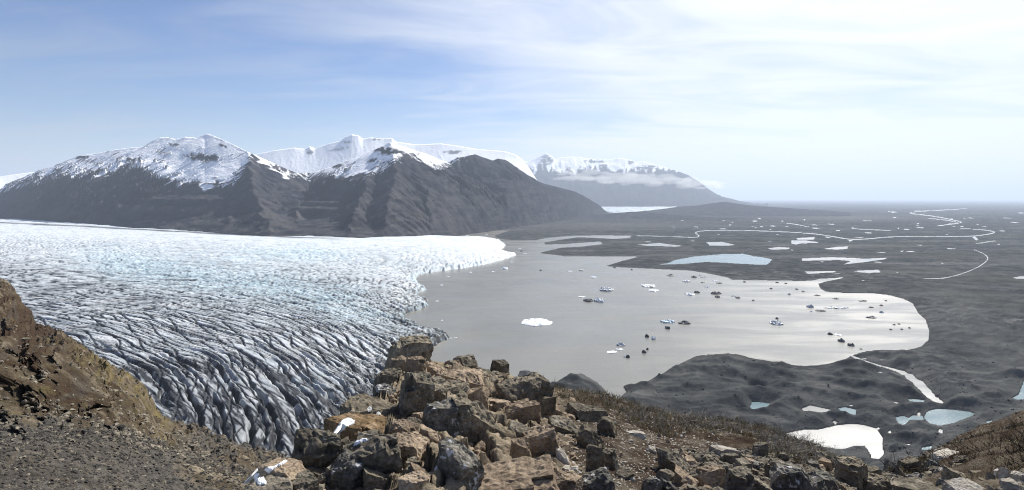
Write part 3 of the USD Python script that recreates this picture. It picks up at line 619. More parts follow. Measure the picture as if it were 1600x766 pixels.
def far_snow(X, py, Tt, wx):
    line_ = tab(X, (760,268), (800,272), (835,276), (850,272), (870,280), (900,278), (935,274), (960,276), (990,279), (1010,276), (1040,277), (1080,277), (1160,306))
    n = 14 * fb2(wx / 7, Tt * 3, 4, 8) + 6 * fb2(X / 5, py / 3, 3, 9)
    s = sst(-2, 3, line_ - py + 1.5 * n - 12)
    dark = np.maximum.reduce([np.exp(-((X - 855) / 12) ** 2 - ((py - 250) / 9) ** 2), 0.8 * np.exp(-((X - 930) / 22) ** 2 - ((py - 252) / 4) ** 2), 0.9 * np.exp(-((X - 1010) / 22) ** 2 - ((py - 262 + 0.0 * X) / 5) ** 2), 0.8 * np.exp(-((X - 985) / 8) ** 2 - ((py - 254) / 4) ** 2), 0.9 * np.exp(-((X - 1060) / 25) ** 2 - ((py - 271) / 3) ** 2)])
    s = s * (1 - 0.95 * sst(0.3, 0.6, dark * (0.8 + 1.0 * fb2(wx / 5, py / 3, 3, 15))))
    return s, 0.3 * np.ones_like(X)
ridge('far_mountain', 'distant snow topped mountain fading into blue haze', [(720,262),(770,258),(800,256),(825,252),(838,247),(846,243),(853,239.5),(860,243),(868,249),(880,246),(895,245),(912,247),(930,249),(950,250),(965,247),(980,249),(995,254),(1005,252),(1020,257),(1040,262),(1060,268),(1076,274),(1092,284),(1108,296),(1122,305),(1140,312),(1165,317),(1200,321)], 17500, 13600, 3, far_snow, mount_mat, seed=31, rough=55, m=520)
def no_snow(X, py, Tt, wx):
    return 0 * X, 0.25 + 0 * X
ridge('low_hills', 'low dark hills standing on the plain before the far mountain', [(960,333),(990,331),(1015,329),(1040,326),(1060,323),(1090,321),(1110,318),(1125,316),(1135,315.5),(1150,318),(1165,320),(1185,322),(1215,324),(1245,326),(1290,329),(1330,332)], 8200, 6900, 2, no_snow, mount_mat, n=40, m=200, rough=9, seed=41, back=0.3)
ridge('low_hills_001', 'small dark moraine mounds at the foot of the dark range', [(860,341),(890,338),(920,337),(960,333.5),(985,331),(1010,331.5),(1030,334),(1060,336.5),(1100,339),(1150,341)], 6300, 5800, 2, no_snow, mount_mat, n=30, m=160, rough=5, seed=47, back=0.4)

# the distant glacier tongue between the range and the far mountain
gr2 = np.linspace(316.5, 333, 60); gc2 = np.linspace(925, 1105, 260)
BX, BY = np.meshgrid(gc2, gr2)
B = onplane(BX, BY, 12.0)
outline = SPoly([(940,318.5),(1000,318.2),(1060,318.4),(1092,319.2),(1084,321.5),(1062,323),(1046,327),(1036,332.5),(1022,330.5),(1006,329),(990,331.5),(960,332),(945,330),(930,326)])
ins = shapely.contains_xy(outline, BX.ravel(), BY.ravel()).reshape(BX.shape)
ins = gaussian_filter(ins.astype(float), (0.8, 1.5))
B[..., 2] = -3 + ins * (22 + 10 * fb2(B[..., 0] / 120, B[..., 1] / 300, 4, 5))
bd = np.clip(0.55 * sst(0.0, 0.5, fb2(B[..., 0] / 90, B[..., 1] / 500, 4, 9)) + 0.3, 0, 1)
tag(sheet('/World/distant_glacier', B, ice_mat, {'dirt_shade': bd * 1.0, 'blue': 0.4 + 0 * bd}, drop=ins < 0.02), 'small distant glacier tongue at the foot of the far mountain', kind='structure')

# ------------------------------------------------------------------ the brown hillside on the left
HCOL = [-900, -300, 0, 60, 120, 180, 240, 300, 400, 520, 640]
HPTS = np.array([   # (row, distance) from below the picture up to the edge, per column
 [(800,14),(700,18),(640,22),(540,26),(380,90),(200,240)],
 [(800,16),(700,22),(640,26),(550,30),(440,100),(310,260)],
 [(800,20),(700,27),(645,33),(560,37),(500,120),(432,240)],
 [(800,21),(695,29),(650,35),(562,39),(532,125),(504,215)],
 [(800,22),(690,32),(652,38),(572,44),(556,120),(533,190)],
 [(800,24),(690,36),(662,42),(612,52),(596,110),(574,175)],
 [(800,26),(704,40),(692,48),(672,60),(658,100),(638,155)],
 [(800,28),(730,42),(712,55),(697,75),(682,105),(664,140)],
 [(800,32),(760,42),(746,55),(730,75),(715,105),(700,135)],
 [(850,35),(820,45),(800,55),(780,75),(760,105),(740,130)],
 [(950,38),(920,48),(900,58),(880,76),(860,104),(840,128)]], float)
hc = np.concatenate([np.linspace(-900, -16, 50), np.arange(-14, 500, 1.6), np.linspace(502, 640, 24)])
hs = np.linspace(0, 5, 330)
hs = np.concatenate([hs, 5 + np.linspace(0.02, 1, 20)])
HX, HS = np.meshgrid(hc, hs)
from scipy.interpolate import RegularGridInterpolator
sil = [(-900,200),(-300,310),(-100,390),(0,432),(12,440),(22,449),(28,462),(36,474),(50,488),(54,502),(64,507),(84,512),(100,519),(130,543),(150,553),(180,574),(205,586),(222,600),(236,620),(244,638),(258,652),(272,660),(300,662),(330,675),(370,694),(420,705),(460,716),(520,740),(640,840)]
rowi = RegularGridInterpolator((HCOL, np.arange(6)), HPTS[..., 0]); disi = RegularGridInterpolator((HCOL, np.arange(6)), np.log(HPTS[..., 1]))
c_ = np.clip(HS, 0, 5)
hrow = rowi(np.stack([HX, c_], -1)); hY = np.exp(disi(np.stack([HX, c_], -1)))
fix = tab(HX, *sil) - rowi(np.stack([HX, 0 * c_ + 5], -1))
hrow = hrow + fix * sst(3.2, 5, c_)
over = np.maximum(HS - 5, 0)
hY = hY * (1 + 0.5 * over)
HP = world(HX, hY, hrow)
ztop = HP[..., 2].copy()
HP[..., 2] -= over * (ztop + 10) * (0.25 + 0.75 * over)
# crags: ledges and hollows in the band above the gravel, softer folds elsewhere
HSn = HS + 0.55 * fb2(HX / 48, hrow / 30, 3, 205)
cragw = sst(1.3, 2.0, HSn) * sst(3.9, 3.0, HSn) * sst(330, 230, HX)
hx, hy, hz = HP[..., 0], HP[..., 1], HP[..., 2]
sc = hY / 60
dcr = rid2(HX / 62 + 0.25 * HS, HS * 1.1 + HX / 200, 4, 211) - 0.5
dcr2 = rid2(HX / 24, HS * 2.2 + HX / 60, 4, 217) - 0.45
holes = 1.5 * np.exp(-((HX - 118) / 15) ** 2 - ((hrow - 607) / 24) ** 2) + 0.8 * np.exp(-((HX - 52) / 20) ** 2 - ((hrow - 588) / 12) ** 2) + 0.7 * np.exp(-((HX - 20) / 18) ** 2 - ((hrow - 612) / 10) ** 2)
dep = cragw * (3.1 * dcr + 1.7 * dcr2 - 3.4 * holes)
fold = 1.6 * (rid2(HX / 45 - HS * 0.7, HS * 0.8 + HX / 130, 4, 223) - 0.45) * sst(0.8, 2, HS) * sst(5, 4.2, HS)
fine_ = 0.30 * (rid2(hx / 1.3, hy / 1.3, 3, 226) - 0.45) * np.clip(sc, 0.3, 2) * (0.35 + cragw) + 0.45 * fb2(hx / 1.6, hy / 1.6, 4, 227) * np.clip(sc, 0.3, 2) + 0.9 * fb2(hx / 7, hy / 7, 4, 229) * np.clip(sc, 0.2, 2)
lift = (dep * 0.55 + fold * sc + fine_) * sst(5.0, 4.7, HS)
HP[..., 2] += lift
HP[..., 1] -= dep * 0.9
edge_n = sst(4.0, 5.0, HS) * (HS <= 5.001)
HP[..., 2] += edge_n * (1.8 * fb2(HX / 14, HX * 0, 4, 233) + 1.2 * fb2(HX / 4, hy / 6, 3, 239))
moss = np.clip(np.exp(-((hrow - tab(HX, *sil) - 16) / 22) ** 2) * sst(90, 160, HX) * sst(310, 240, HX) * (0.40 + 1.8 * fb2(HX / 16, hrow / 9, 5, 241)) + 0.45 * sst(0.15, 0.5, fb2(HX / 26, hrow / 12, 5, 243)) * sst(1.2, 2, HS) * sst(330, 250, HX), 0, 1)
heath = np.clip(0.55 * sst(0.1, 0.4, fb2(HX / 20, hrow / 14, 4, 252)) * sst(0.9, 1.6, HSn) * sst(330, 260, HX) + sst(-0.1, 0.35, fb2(HX / 40 - HS, hrow / 16, 5, 251) + 0.45 * np.exp(-((HX - 30) / 60) ** 2 - ((hrow - 520) / 40) ** 2)) * sst(1.6, 2.4, HS) * sst(260, 150, HX), 0, 1)
scree = np.clip(sst(2.0, 1.5, HSn) * (0.85 + 0.6 * fb2(hx / 5, hy / 5, 4, 206)) * sst(320, 240, HX) + 0.5 * sst(0.1, 0.5, fb2(HX / 18 - HS * 1.2, HS + HX / 50, 4, 257)) + 0.7 * sst(220, 320, HX) * sst(0.0, 0.3, 0.2 + fb2(hx / 9, hy / 9, 4, 259)), 0, 1)
hill_mat = ramp_mat('brown_slope', 0.25, [(0.32, (0.034, 0.027, 0.019)), (0.5, (0.078, 0.063, 0.044)), (0.68, (0.20, 0.170, 0.125))], bump=0.9, bdist=0.5, bscale=1.5,
                    attr_mix=[('heath', [(0.35, (0.030, 0.021, 0.016)), (0.7, (0.062, 0.044, 0.030))], 0.8), ('scree', [(0.35, (0.040, 0.039, 0.037)), (0.7, (0.115, 0.107, 0.096))], 1.6), ('moss', [(0.35, (0.070, 0.058, 0.026)), (0.5, (0.115, 0.094, 0.044)), (0.7, (0.20, 0.160, 0.085))], 0.7)], fine=(3.0, 0.55, 1.45))
tag(sheet('/World/hillside', HP, hill_mat, {'moss': moss, 'heath': heath, 'scree': scree}), 'steep brown hillside of crags, moss and scree at the left', kind='structure')
hill_tree = cKDTree(HP[hs <= 5].reshape(-1, 3)[:, :2])
hill_pts = HP[hs <= 5].reshape(-1, 3)

# ------------------------------------------------------------------ the knoll the viewer stands on
KS = [(-1200,3200,1.0),(-600,1700,1.8),(200,1000,2.6),(380,800,3.8),(440,742,4.4),(480,712,5.2),(540,670,6.8),(590,618,8.8),(620,585,10.5),(650,560,12),(700,570,13),(780,588,13.5),(850,602,14),(940,618,14.5),(1000,634,15),(1100,652,15),(1200,670,14.5),(1280,700,13),(1310,722,12),(1360,742,11.5),(1400,738,13),(1450,706,22),(1520,672,34),(1600,642,42),(1700,600,50),(2100,480,60),(2800,330,80)]
def kn(px):
    ye = tab(px, *[(a, c) for a, b, c in KS]); te = (tab(px, *[(a, b) for a, b, c in KS]) - HY) / F
    a = (2.75 - te) / (1 / 0.6 - 1 / ye)
    return ye, te, a, te - a / ye
def knoll_noise(x, y):
    return 0.055 * fb2(x / 0.5, y / 0.5, 4, 301) + 0.16 * fb2(x / 2.4, y / 2.4, 3, 303) + 0.02 * fb2(x / 0.12, y / 0.12, 3, 305)
def ground_at(px, py):
    """Where a sight line through (px, py) meets the knoll."""
    ye, te, a, b = kn(px)
    t = (np.asarray(py, float) - HY) / F
    Y = np.minimum(a / np.maximum(t - b, 1e-3), ye)
    return world(px, Y, HY + F * (a / Y + b))
kc = np.concatenate([np.linspace(-1200, 372, 60), np.arange(376, 1640, 3.0), np.linspace(1650, 2800, 50)])
kt = np.concatenate([np.linspace(0, 1, 260), 1 + np.linspace(0.01, 1, 24)])
KX, KT = np.meshgrid(kc, kt)
ye, te, ka, kb = kn(KX)
KY = 0.6 * (ye / 0.6) ** np.clip(KT, 0, 1)
KY = KY * (1 + 0.55 * np.maximum(KT - 1, 0))
KP = world(KX, KY, HY + F * (ka / np.minimum(KY, ye) + kb))
ko = np.maximum(KT - 1, 0)
KP[..., 2] -= ko ** 1.2 * 60 * np.clip(ye / 20, 0.4, 3) + ko * 4
nz = knoll_noise(KP[..., 0], KP[..., 1])
KP[..., 2] += nz * (1 + sst(20, 40, ye)) + sst(18, 34, ye) * (0.7 * fb2(KP[..., 0] / 6, KP[..., 1] / 6, 3, 307) + 0.30 * (rid2(KP[..., 0] / 4.0, KP[..., 1] / 4.0, 3, 308) - 0.4)) * sst(0.55, 0.8, KT) * sst(1.02, 0.9, KT)
# broken bedrock: tilted blocks parted by cracks under the outcrop
rock_zone = sst(515, 580, KX) * sst(900, 820, KX) * sst(0.28, 0.4, KT) + 0.75 * sst(1040, 1110, KX) * sst(1480, 1400, KX) * sst(0.62, 0.45, KT) * sst(0.2, 0.3, KT)
rock_zone = np.clip(rock_zone, 0, 1) * sst(-0.30, 0.0, 0.12 + fb2(KP[..., 0] / 1.2, KP[..., 1] / 1.2, 3, 321))
brng = np.random.default_rng(323)
cells = brng.uniform([-6, 1.5], [14, 17], (2600, 2)); turn = np.array([[math.cos(0.5), -math.sin(0.5)], [math.sin(0.5), math.cos(0.5)]])
q2 = np.stack([KP[..., 0], KP[..., 1]], -1).reshape(-1, 2); q2 = q2 + 0.05 * np.stack([fb2(q2[:, 0] / 0.3, q2[:, 1] / 0.3, 2, 325), fb2(q2[:, 0] / 0.3, q2[:, 1] / 0.3, 2, 326)], -1)
d2, i2 = cKDTree((cells @ turn) * [1, 0.7]).query((q2 @ turn) * [1, 0.7], k=2)
lift2 = brng.uniform(-0.08, 0.15, len(cells)); tilt = brng.normal(size=(len(cells), 2)) * 0.24
off2 = q2 - cells[i2[:, 0]]
blk = lift2[i2[:, 0]] + (off2 * tilt[i2[:, 0]]).sum(1)
blk = np.clip(blk, -0.12, 0.22) + 0.035 * fb2(q2[:, 0] / 0.11, q2[:, 1] / 0.11, 4, 327) - 0.05 * sst(0.72, 0.95, rid2(q2[:, 0] / 0.30, q2[:, 1] / 0.22, 3, 329))
gap = sst(0.05, 0.0, d2[:, 1] - d2[:, 0])
KP[..., 2] += ((blk - 0.12 * gap).reshape(KX.shape) * np.clip(ye / 9, 0.55, 1.2)) * rock_zone * (KT <= 1.0) * sst(1.0, 0.96, KT)
stone_a = np.clip(rock_zone * (1 - 0.6 * gap.reshape(KX.shape)), 0, 1)
soil_zone = np.clip(sst(840, 930, KX) * sst(1330, 1230, KX) + 0.95 * sst(1380, 1450, KX) * sst(-0.35, 0.1, fb2(KP[..., 0] / 3, KP[..., 1] / 3, 4, 311)), 0, 1)
grit = np.clip(sst(-0.05, 0.3, fb2(KP[..., 0] / 0.7, KP[..., 1] / 0.7, 4, 313)) * 0.6, 0, 1)
knoll_mat = ramp_mat('stony_soil', 1.5, [(0.3, (0.050, 0.042, 0.032)), (0.5, (0.095, 0.081, 0.061)), (0.72, (0.20, 0.172, 0.130))], bump=1.0, bdist=0.09, bscale=12.0,
                     attr_mix=[('soil', [(0.35, (0.026, 0.019, 0.014)), (0.55, (0.052, 0.039, 0.030)), (0.75, (0.105, 0.085, 0.066))], 2.2), ('grit', [(0.4, (0.09, 0.078, 0.060)), (0.7, (0.24, 0.21, 0.17))], 14.0), ('stone', [(0.3, (0.10, 0.085, 0.062)), (0.5, (0.24, 0.200, 0.145)), (0.7, (0.38, 0.32, 0.235))], 5.0)], fine=(22.0, 0.6, 1.4))
tag(sheet('/World/knoll', KP, knoll_mat, {'soil': soil_zone, 'grit': grit, 'stone': stone_a}), 'stony brown knoll with bare soil where the viewer stands', kind='structure')

# ------------------------------------------------------------------ rocks
def rock_mat(name, stops, fleck, lich, lcol, sc=4.0):
    return usdkit.material(stage, M + name, {
        'geo': ('geometry', {}), 'oi': ('object_info', {}),
        'n': ('noise_texture', {'scale': sc, 'detail': 9.0, 'roughness': 0.66, 'distortion': 0.3}), 'r': ('rgb_ramp', {'ramp': stops}),
        'n2': ('noise_texture', {'scale': 34.0, 'detail': 6.0, 'roughness': 0.7}), 'r2': ('rgb_ramp', {'ramp': [(0.32, (fleck[0],) * 3), (0.66, (fleck[1],) * 3)]}),
        'x': ('mix_color', {'blend_type': 'multiply', 'fac': 1.0, 'use_clamp': False}),
        'n3': ('noise_texture', {'scale': 9.0, 'detail': 5.0, 'roughness': 0.65}), 'r3': ('map_range', {'range_type': 'smoothstep', 'from_min': lich, 'from_max': lich + 0.05, 'to_min': 0.0, 'to_max': 0.8, 'clamp': True}),
        'y': ('mix_color', {'b': lcol}),
        'nb': ('noise_texture', {'scale': 16.0, 'detail': 10.0, 'roughness': 0.72}), 'b': ('bump', {'strength': 0.9, 'distance': 0.045}),
        'hv': ('hsv', {'hue': 0.5, 'saturation': 1.0}), 'vr': ('map_range', {'from_min': 0.0, 'from_max': 1.0, 'to_min': 0.75, 'to_max': 1.22}),
        'p': ('principled_bsdf', {'roughness': 0.95, 'specular_ior_level': 0.04})},
        [('oi.random', 'vr.value'), ('vr.result', 'hv.value'), ('geo.position', 'n.vector'), ('n.fac', 'r.fac'), ('geo.position', 'n2.vector'), ('n2.fac', 'r2.fac'), ('r.color', 'x.a'), ('r2.color', 'x.b'),
         ('geo.position', 'n3.vector'), ('n3.fac', 'r3.value'), ('x.result', 'y.a'), ('r3.result', 'y.fac'), ('y.result', 'hv.color'), ('hv.color', 'p.base_color'), ('geo.position', 'nb.vector'), ('nb.fac', 'b.height'), ('b.normal', 'p.normal')], surface='p.BSDF')
RM = {
    't': rock_mat('tan_rock', [(0.28, (0.123, 0.098, 0.071)), (0.45, (0.259, 0.203, 0.146)), (0.60, (0.367, 0.291, 0.209)), (0.78, (0.480, 0.397, 0.299))], (0.62, 1.18), 0.70, (0.50, 0.47, 0.40)),
    'g': rock_mat('grey_rock', [(0.28, (0.097, 0.086, 0.068)), (0.5, (0.155, 0.138, 0.107)), (0.74, (0.374, 0.332, 0.262))], (0.55, 1.25), 0.66, (0.45, 0.44, 0.40)),
    'd': rock_mat('dark_rock', [(0.28, (0.080, 0.069, 0.052)), (0.5, (0.20, 0.174, 0.130)), (0.74, (0.36, 0.31, 0.23))], (0.5, 1.25), 0.69, (0.42, 0.41, 0.38)),
    's': rock_mat('scree_stone', [(0.28, (0.030, 0.029, 0.027)), (0.5, (0.068, 0.064, 0.058)), (0.74, (0.15, 0.14, 0.125))], (0.5, 1.25), 0.72, (0.30, 0.29, 0.27)),
    'l': rock_mat('lichen_rock', [(0.28, (0.077, 0.076, 0.068)), (0.5, (0.13, 0.125, 0.108)), (0.74, (0.347, 0.311, 0.258))], (0.45, 1.3), 0.585, (0.56, 0.57, 0.57)),
    'o': rock_mat('ochre_rock', [(0.28, (0.136, 0.104, 0.069)), (0.5, (0.19, 0.130, 0.070)), (0.74, (0.365, 0.274, 0.185))], (0.6, 1.2), 0.70, (0.45, 0.42, 0.36)),
    'p': rock_mat('pale_rock', [(0.28, (0.360, 0.319, 0.266)), (0.5, (0.40, 0.365, 0.305)), (0.74, (0.616, 0.600, 0.560))], (0.75, 1.12), 0.74, (0.6, 0.58, 0.52)),
}
lichen_mat = ramp_mat('white_lichen', 30.0, [(0.35, (0.34, 0.36, 0.37)), (0.65, (0.62, 0.64, 0.65))], bump=0.5, bdist=0.01)
snow_mat = usdkit.material(stage, M + 'old_snow', {'geo': ('geometry', {}), 'n': ('noise_texture', {'scale': 12.0, 'detail': 6.0}), 'b': ('bump', {'strength': 0.5, 'distance': 0.03}), 'p': ('principled_bsdf', {'base_color': (0.66, 0.68, 0.70), 'roughness': 0.7, 'subsurface_weight': 0.0})},
                           [('geo.position', 'n.vector'), ('n.fac', 'b.height'), ('b.normal', 'p.normal')], surface='p.BSDF')

def block(w, d, h, seed, length, shape='b'):
    """A broken angular rock: a box with jittered corners, cut by slanting planes, its faces roughened. Its base is at z = 0."""
    r = np.random.default_rng(seed)
    jit = {'b': 0.27, 's': 0.24, 'w': 0.26, 'r': 0.26, 'f': 0.2}[shape]
    c = np.array([[x, y, z] for x in (-1, 1) for y in (-1, 1) for z in (-1, 1)], float)
    c = c * (1 + r.uniform(-jit, jit, (8, 3)))
    if shape == 'w':                       # a wedge: high at one side, low at the other
        c[c[:, 0] > 0, 2] = np.where(c[c[:, 0] > 0, 2] > 0, r.uniform(-0.7, -0.2), c[c[:, 0] > 0, 2])
    extra = r.normal(size=(9, 3)); extra /= np.abs(extra).max(1, keepdims=True)
    extra *= r.uniform(0.86, 1.06, (9, 1))
    hull = manifold3d.Manifold.hull_points(np.vstack([c, extra * (1 if shape != 'w' else 0.5)]))
    ncut = {'b': 7, 's': 5, 'w': 3, 'r': 11, 'f': 5}[shape]
    for _ in range(ncut):
        n = r.normal(size=3); n[2] = abs(n[2]) * 0.7 + (0.3 if shape == 'r' else 0.1); n /= np.linalg.norm(n)
        reach = np.abs(n).sum()
        hull = hull.trim_by_plane((-n).tolist(), -float(reach * r.uniform(0.60, 0.84)))
    for _ in range(r.integers(1, 4) if shape in 'bs' else r.integers(0, 2)):   # a corner broken away
        b = manifold3d.Manifold.cube([1.1, 1.1, 0.9], True).rotate(r.uniform(-15, 15, 3).tolist()).translate([float(r.choice([-1, 1])) * 1.05, float(r.choice([-1, 0.9])) * 1.0, float(r.uniform(0.75, 1.1))])
        hull = hull - b
    hull = hull.scale([w / 2, d / 2, h / 2])
    m = hull.refine_to_length(length).to_mesh()
    v, f = np.array(m.vert_properties[:, :3], float), np.array(m.tri_verts)
    t = trimesh.Trimesh(v, f, process=True)
    v = np.array(t.vertices); n = np.array(t.vertex_normals)
    s = min(w, d, h)
    off = seed * 3.7
    big = fb3(v / (0.55 * s) + off, 3, 1)
    chip = np.abs(pn3(v / (0.24 * s) + off, 3)); lay = pn3(np.stack([v[:, 0] / (0.9 * s), v[:, 1] / (0.9 * s), v[:, 2] / (0.10 * s)], -1) + off, 5)
    fine = fb3(v / (0.09 * s) + off, 2, 9)
    disp = s * (0.085 * big - 0.12 * np.maximum(0, 0.16 - chip) / 0.16 * 0.55 + 0.045 * lay + 0.024 * fine)
    v = v + n * disp[:, None]
    v[:, 2] += h / 2
    return v, np.array(t.faces)

def rot(v, yaw, tx=0, ty=0):
    cz, sz = math.cos(yaw), math.sin(yaw)
    R = np.array([[cz, -sz, 0], [sz, cz, 0], [0, 0, 1]])
    Rx = trimesh.transformations.rotation_matrix(tx, [1, 0, 0])[:3, :3]; Ry = trimesh.transformations.rotation_matrix(ty, [0, 1, 0])[:3, :3]
    return v @ (R @ Rx @ Ry).T

TRI = 0
def stand(name, x0, y0, x1, y1, mat, shape, label, cat, group=None, yaw=None, tx=0, ty=0, dep=0.85, seed=None, px=3.0, sink=0.14, back=0.0, most=1500):
    """A rock that fills the box (x0, y0, x1, y1) of the picture, its near foot on the knoll."""
    global TRI
    cx = (x0 + x1) / 2
    seed = seed if seed is not None else int(x0 * 7 + y0 * 13)
    r = np.random.default_rng(seed + 5)
    g = ground_at(cx, y1)
    Yb = float(g[1])
    w = (x1 - x0) * Yb / F * 0.96
    d = w * dep
    Yc = Yb + d * 0.5 + back
    w *= Yc / Yb
    zb = float(ground_z(float((cx - 800) / F * Yc), Yc))
    zt = H - (y0 - HY) / F * (Yc + d * 0.15)
    zf = H - (y1 - HY) / F * Yb
    zb = min(zb, zf)
    h = max(zt - zb, 0.22 * w)
    length = max(px * Yb / F, math.sqrt(2 * (w * d + w * h + d * h) * 2.3 / most))
    v, f = block(w, d, h * (1 + sink), seed, length, shape)
    yaw = r.uniform(-0.6, 0.6) if yaw is None else yaw
    tx = tx or r.uniform(-0.14, 0.14); ty = ty or r.uniform(-0.16, 0.16)
    v = rot(v, yaw, tx, ty)
    v = v + [(cx - 800) / F * Yc, Yc, zb - h * sink]
    TRI += len(f)
    if 'lichen spots' in label:
        top = UsdGeom.Xform.Define(stage, path_of(name)); o = top
        put_mesh(path_of('rock', top), v, f, RM[mat])
        t = trimesh.Trimesh(v, f, process=False)
        for sx, sy, ra, rb in ((577, 640, 3.0, 3.6), (591, 651, 4.2, 7.0)):
            aa = np.linspace(0, 2 * np.pi, 19)[:-1]; wob = 1 + 0.16 * pn2(np.cos(aa) * 2 + sx, np.sin(aa) * 2, 4)
            X = np.r_[sx, sx + np.cos(aa) * ra * wob]; Yy = np.r_[sy, sy + np.sin(aa) * rb * wob]
            dirs = np.stack([(X - 800) / F, np.ones_like(X), -(Yy - HY) / F], -1)
            loc, ri, _ = t.ray.intersects_location(np.tile([[0, 0, H]], (len(X), 1)), dirs, multiple_hits=False)
            if len(ri) < 12: continue
            Pp = np.full((len(X), 3), np.nan); Pp[ri] = loc
            Yd = np.where(np.isnan(Pp[:, 1]), np.nanmedian(Pp[:, 1]), Pp[:, 1]); Yd = np.clip(Yd, np.median(Yd) - 0.12, np.median(Yd) + 0.12) - 0.008
            Pp = dirs * Yd[:, None] + [0, 0, H]
            back = Pp + [0, 0.03, 0]
            fr = [(0, 1 + j, 1 + (j + 1) % 18) for j in range(18)]; n9 = len(X)
            rim = [q for j in range(18) for q in ((1 + j, n9 + 1 + j, n9 + 1 + (j + 1) % 18), (1 + j, n9 + 1 + (j + 1) % 18, 1 + (j + 1) % 18))]
            tag(put_mesh(path_of('lichen_spot', top), np.vstack([Pp, back]), np.array(fr + rim), lichen_mat), 'round white lichen spot')
    else:
        o = put_mesh(path_of(name), v, f, RM[mat])
    tag(o, label, cat, group)
    return o, v

kg = np.stack([KX, KY], -1)
def ground_z(x, y):
    px = 800 + F * x / y
    ye_, te_, a_, b_ = kn(px)
    yy = np.minimum(y, ye_)
    return H - (a_ / yy + b_) * y if y <= ye_ else H - (a_ / ye_ + b_) * ye_ - (y - ye_) * 0.9

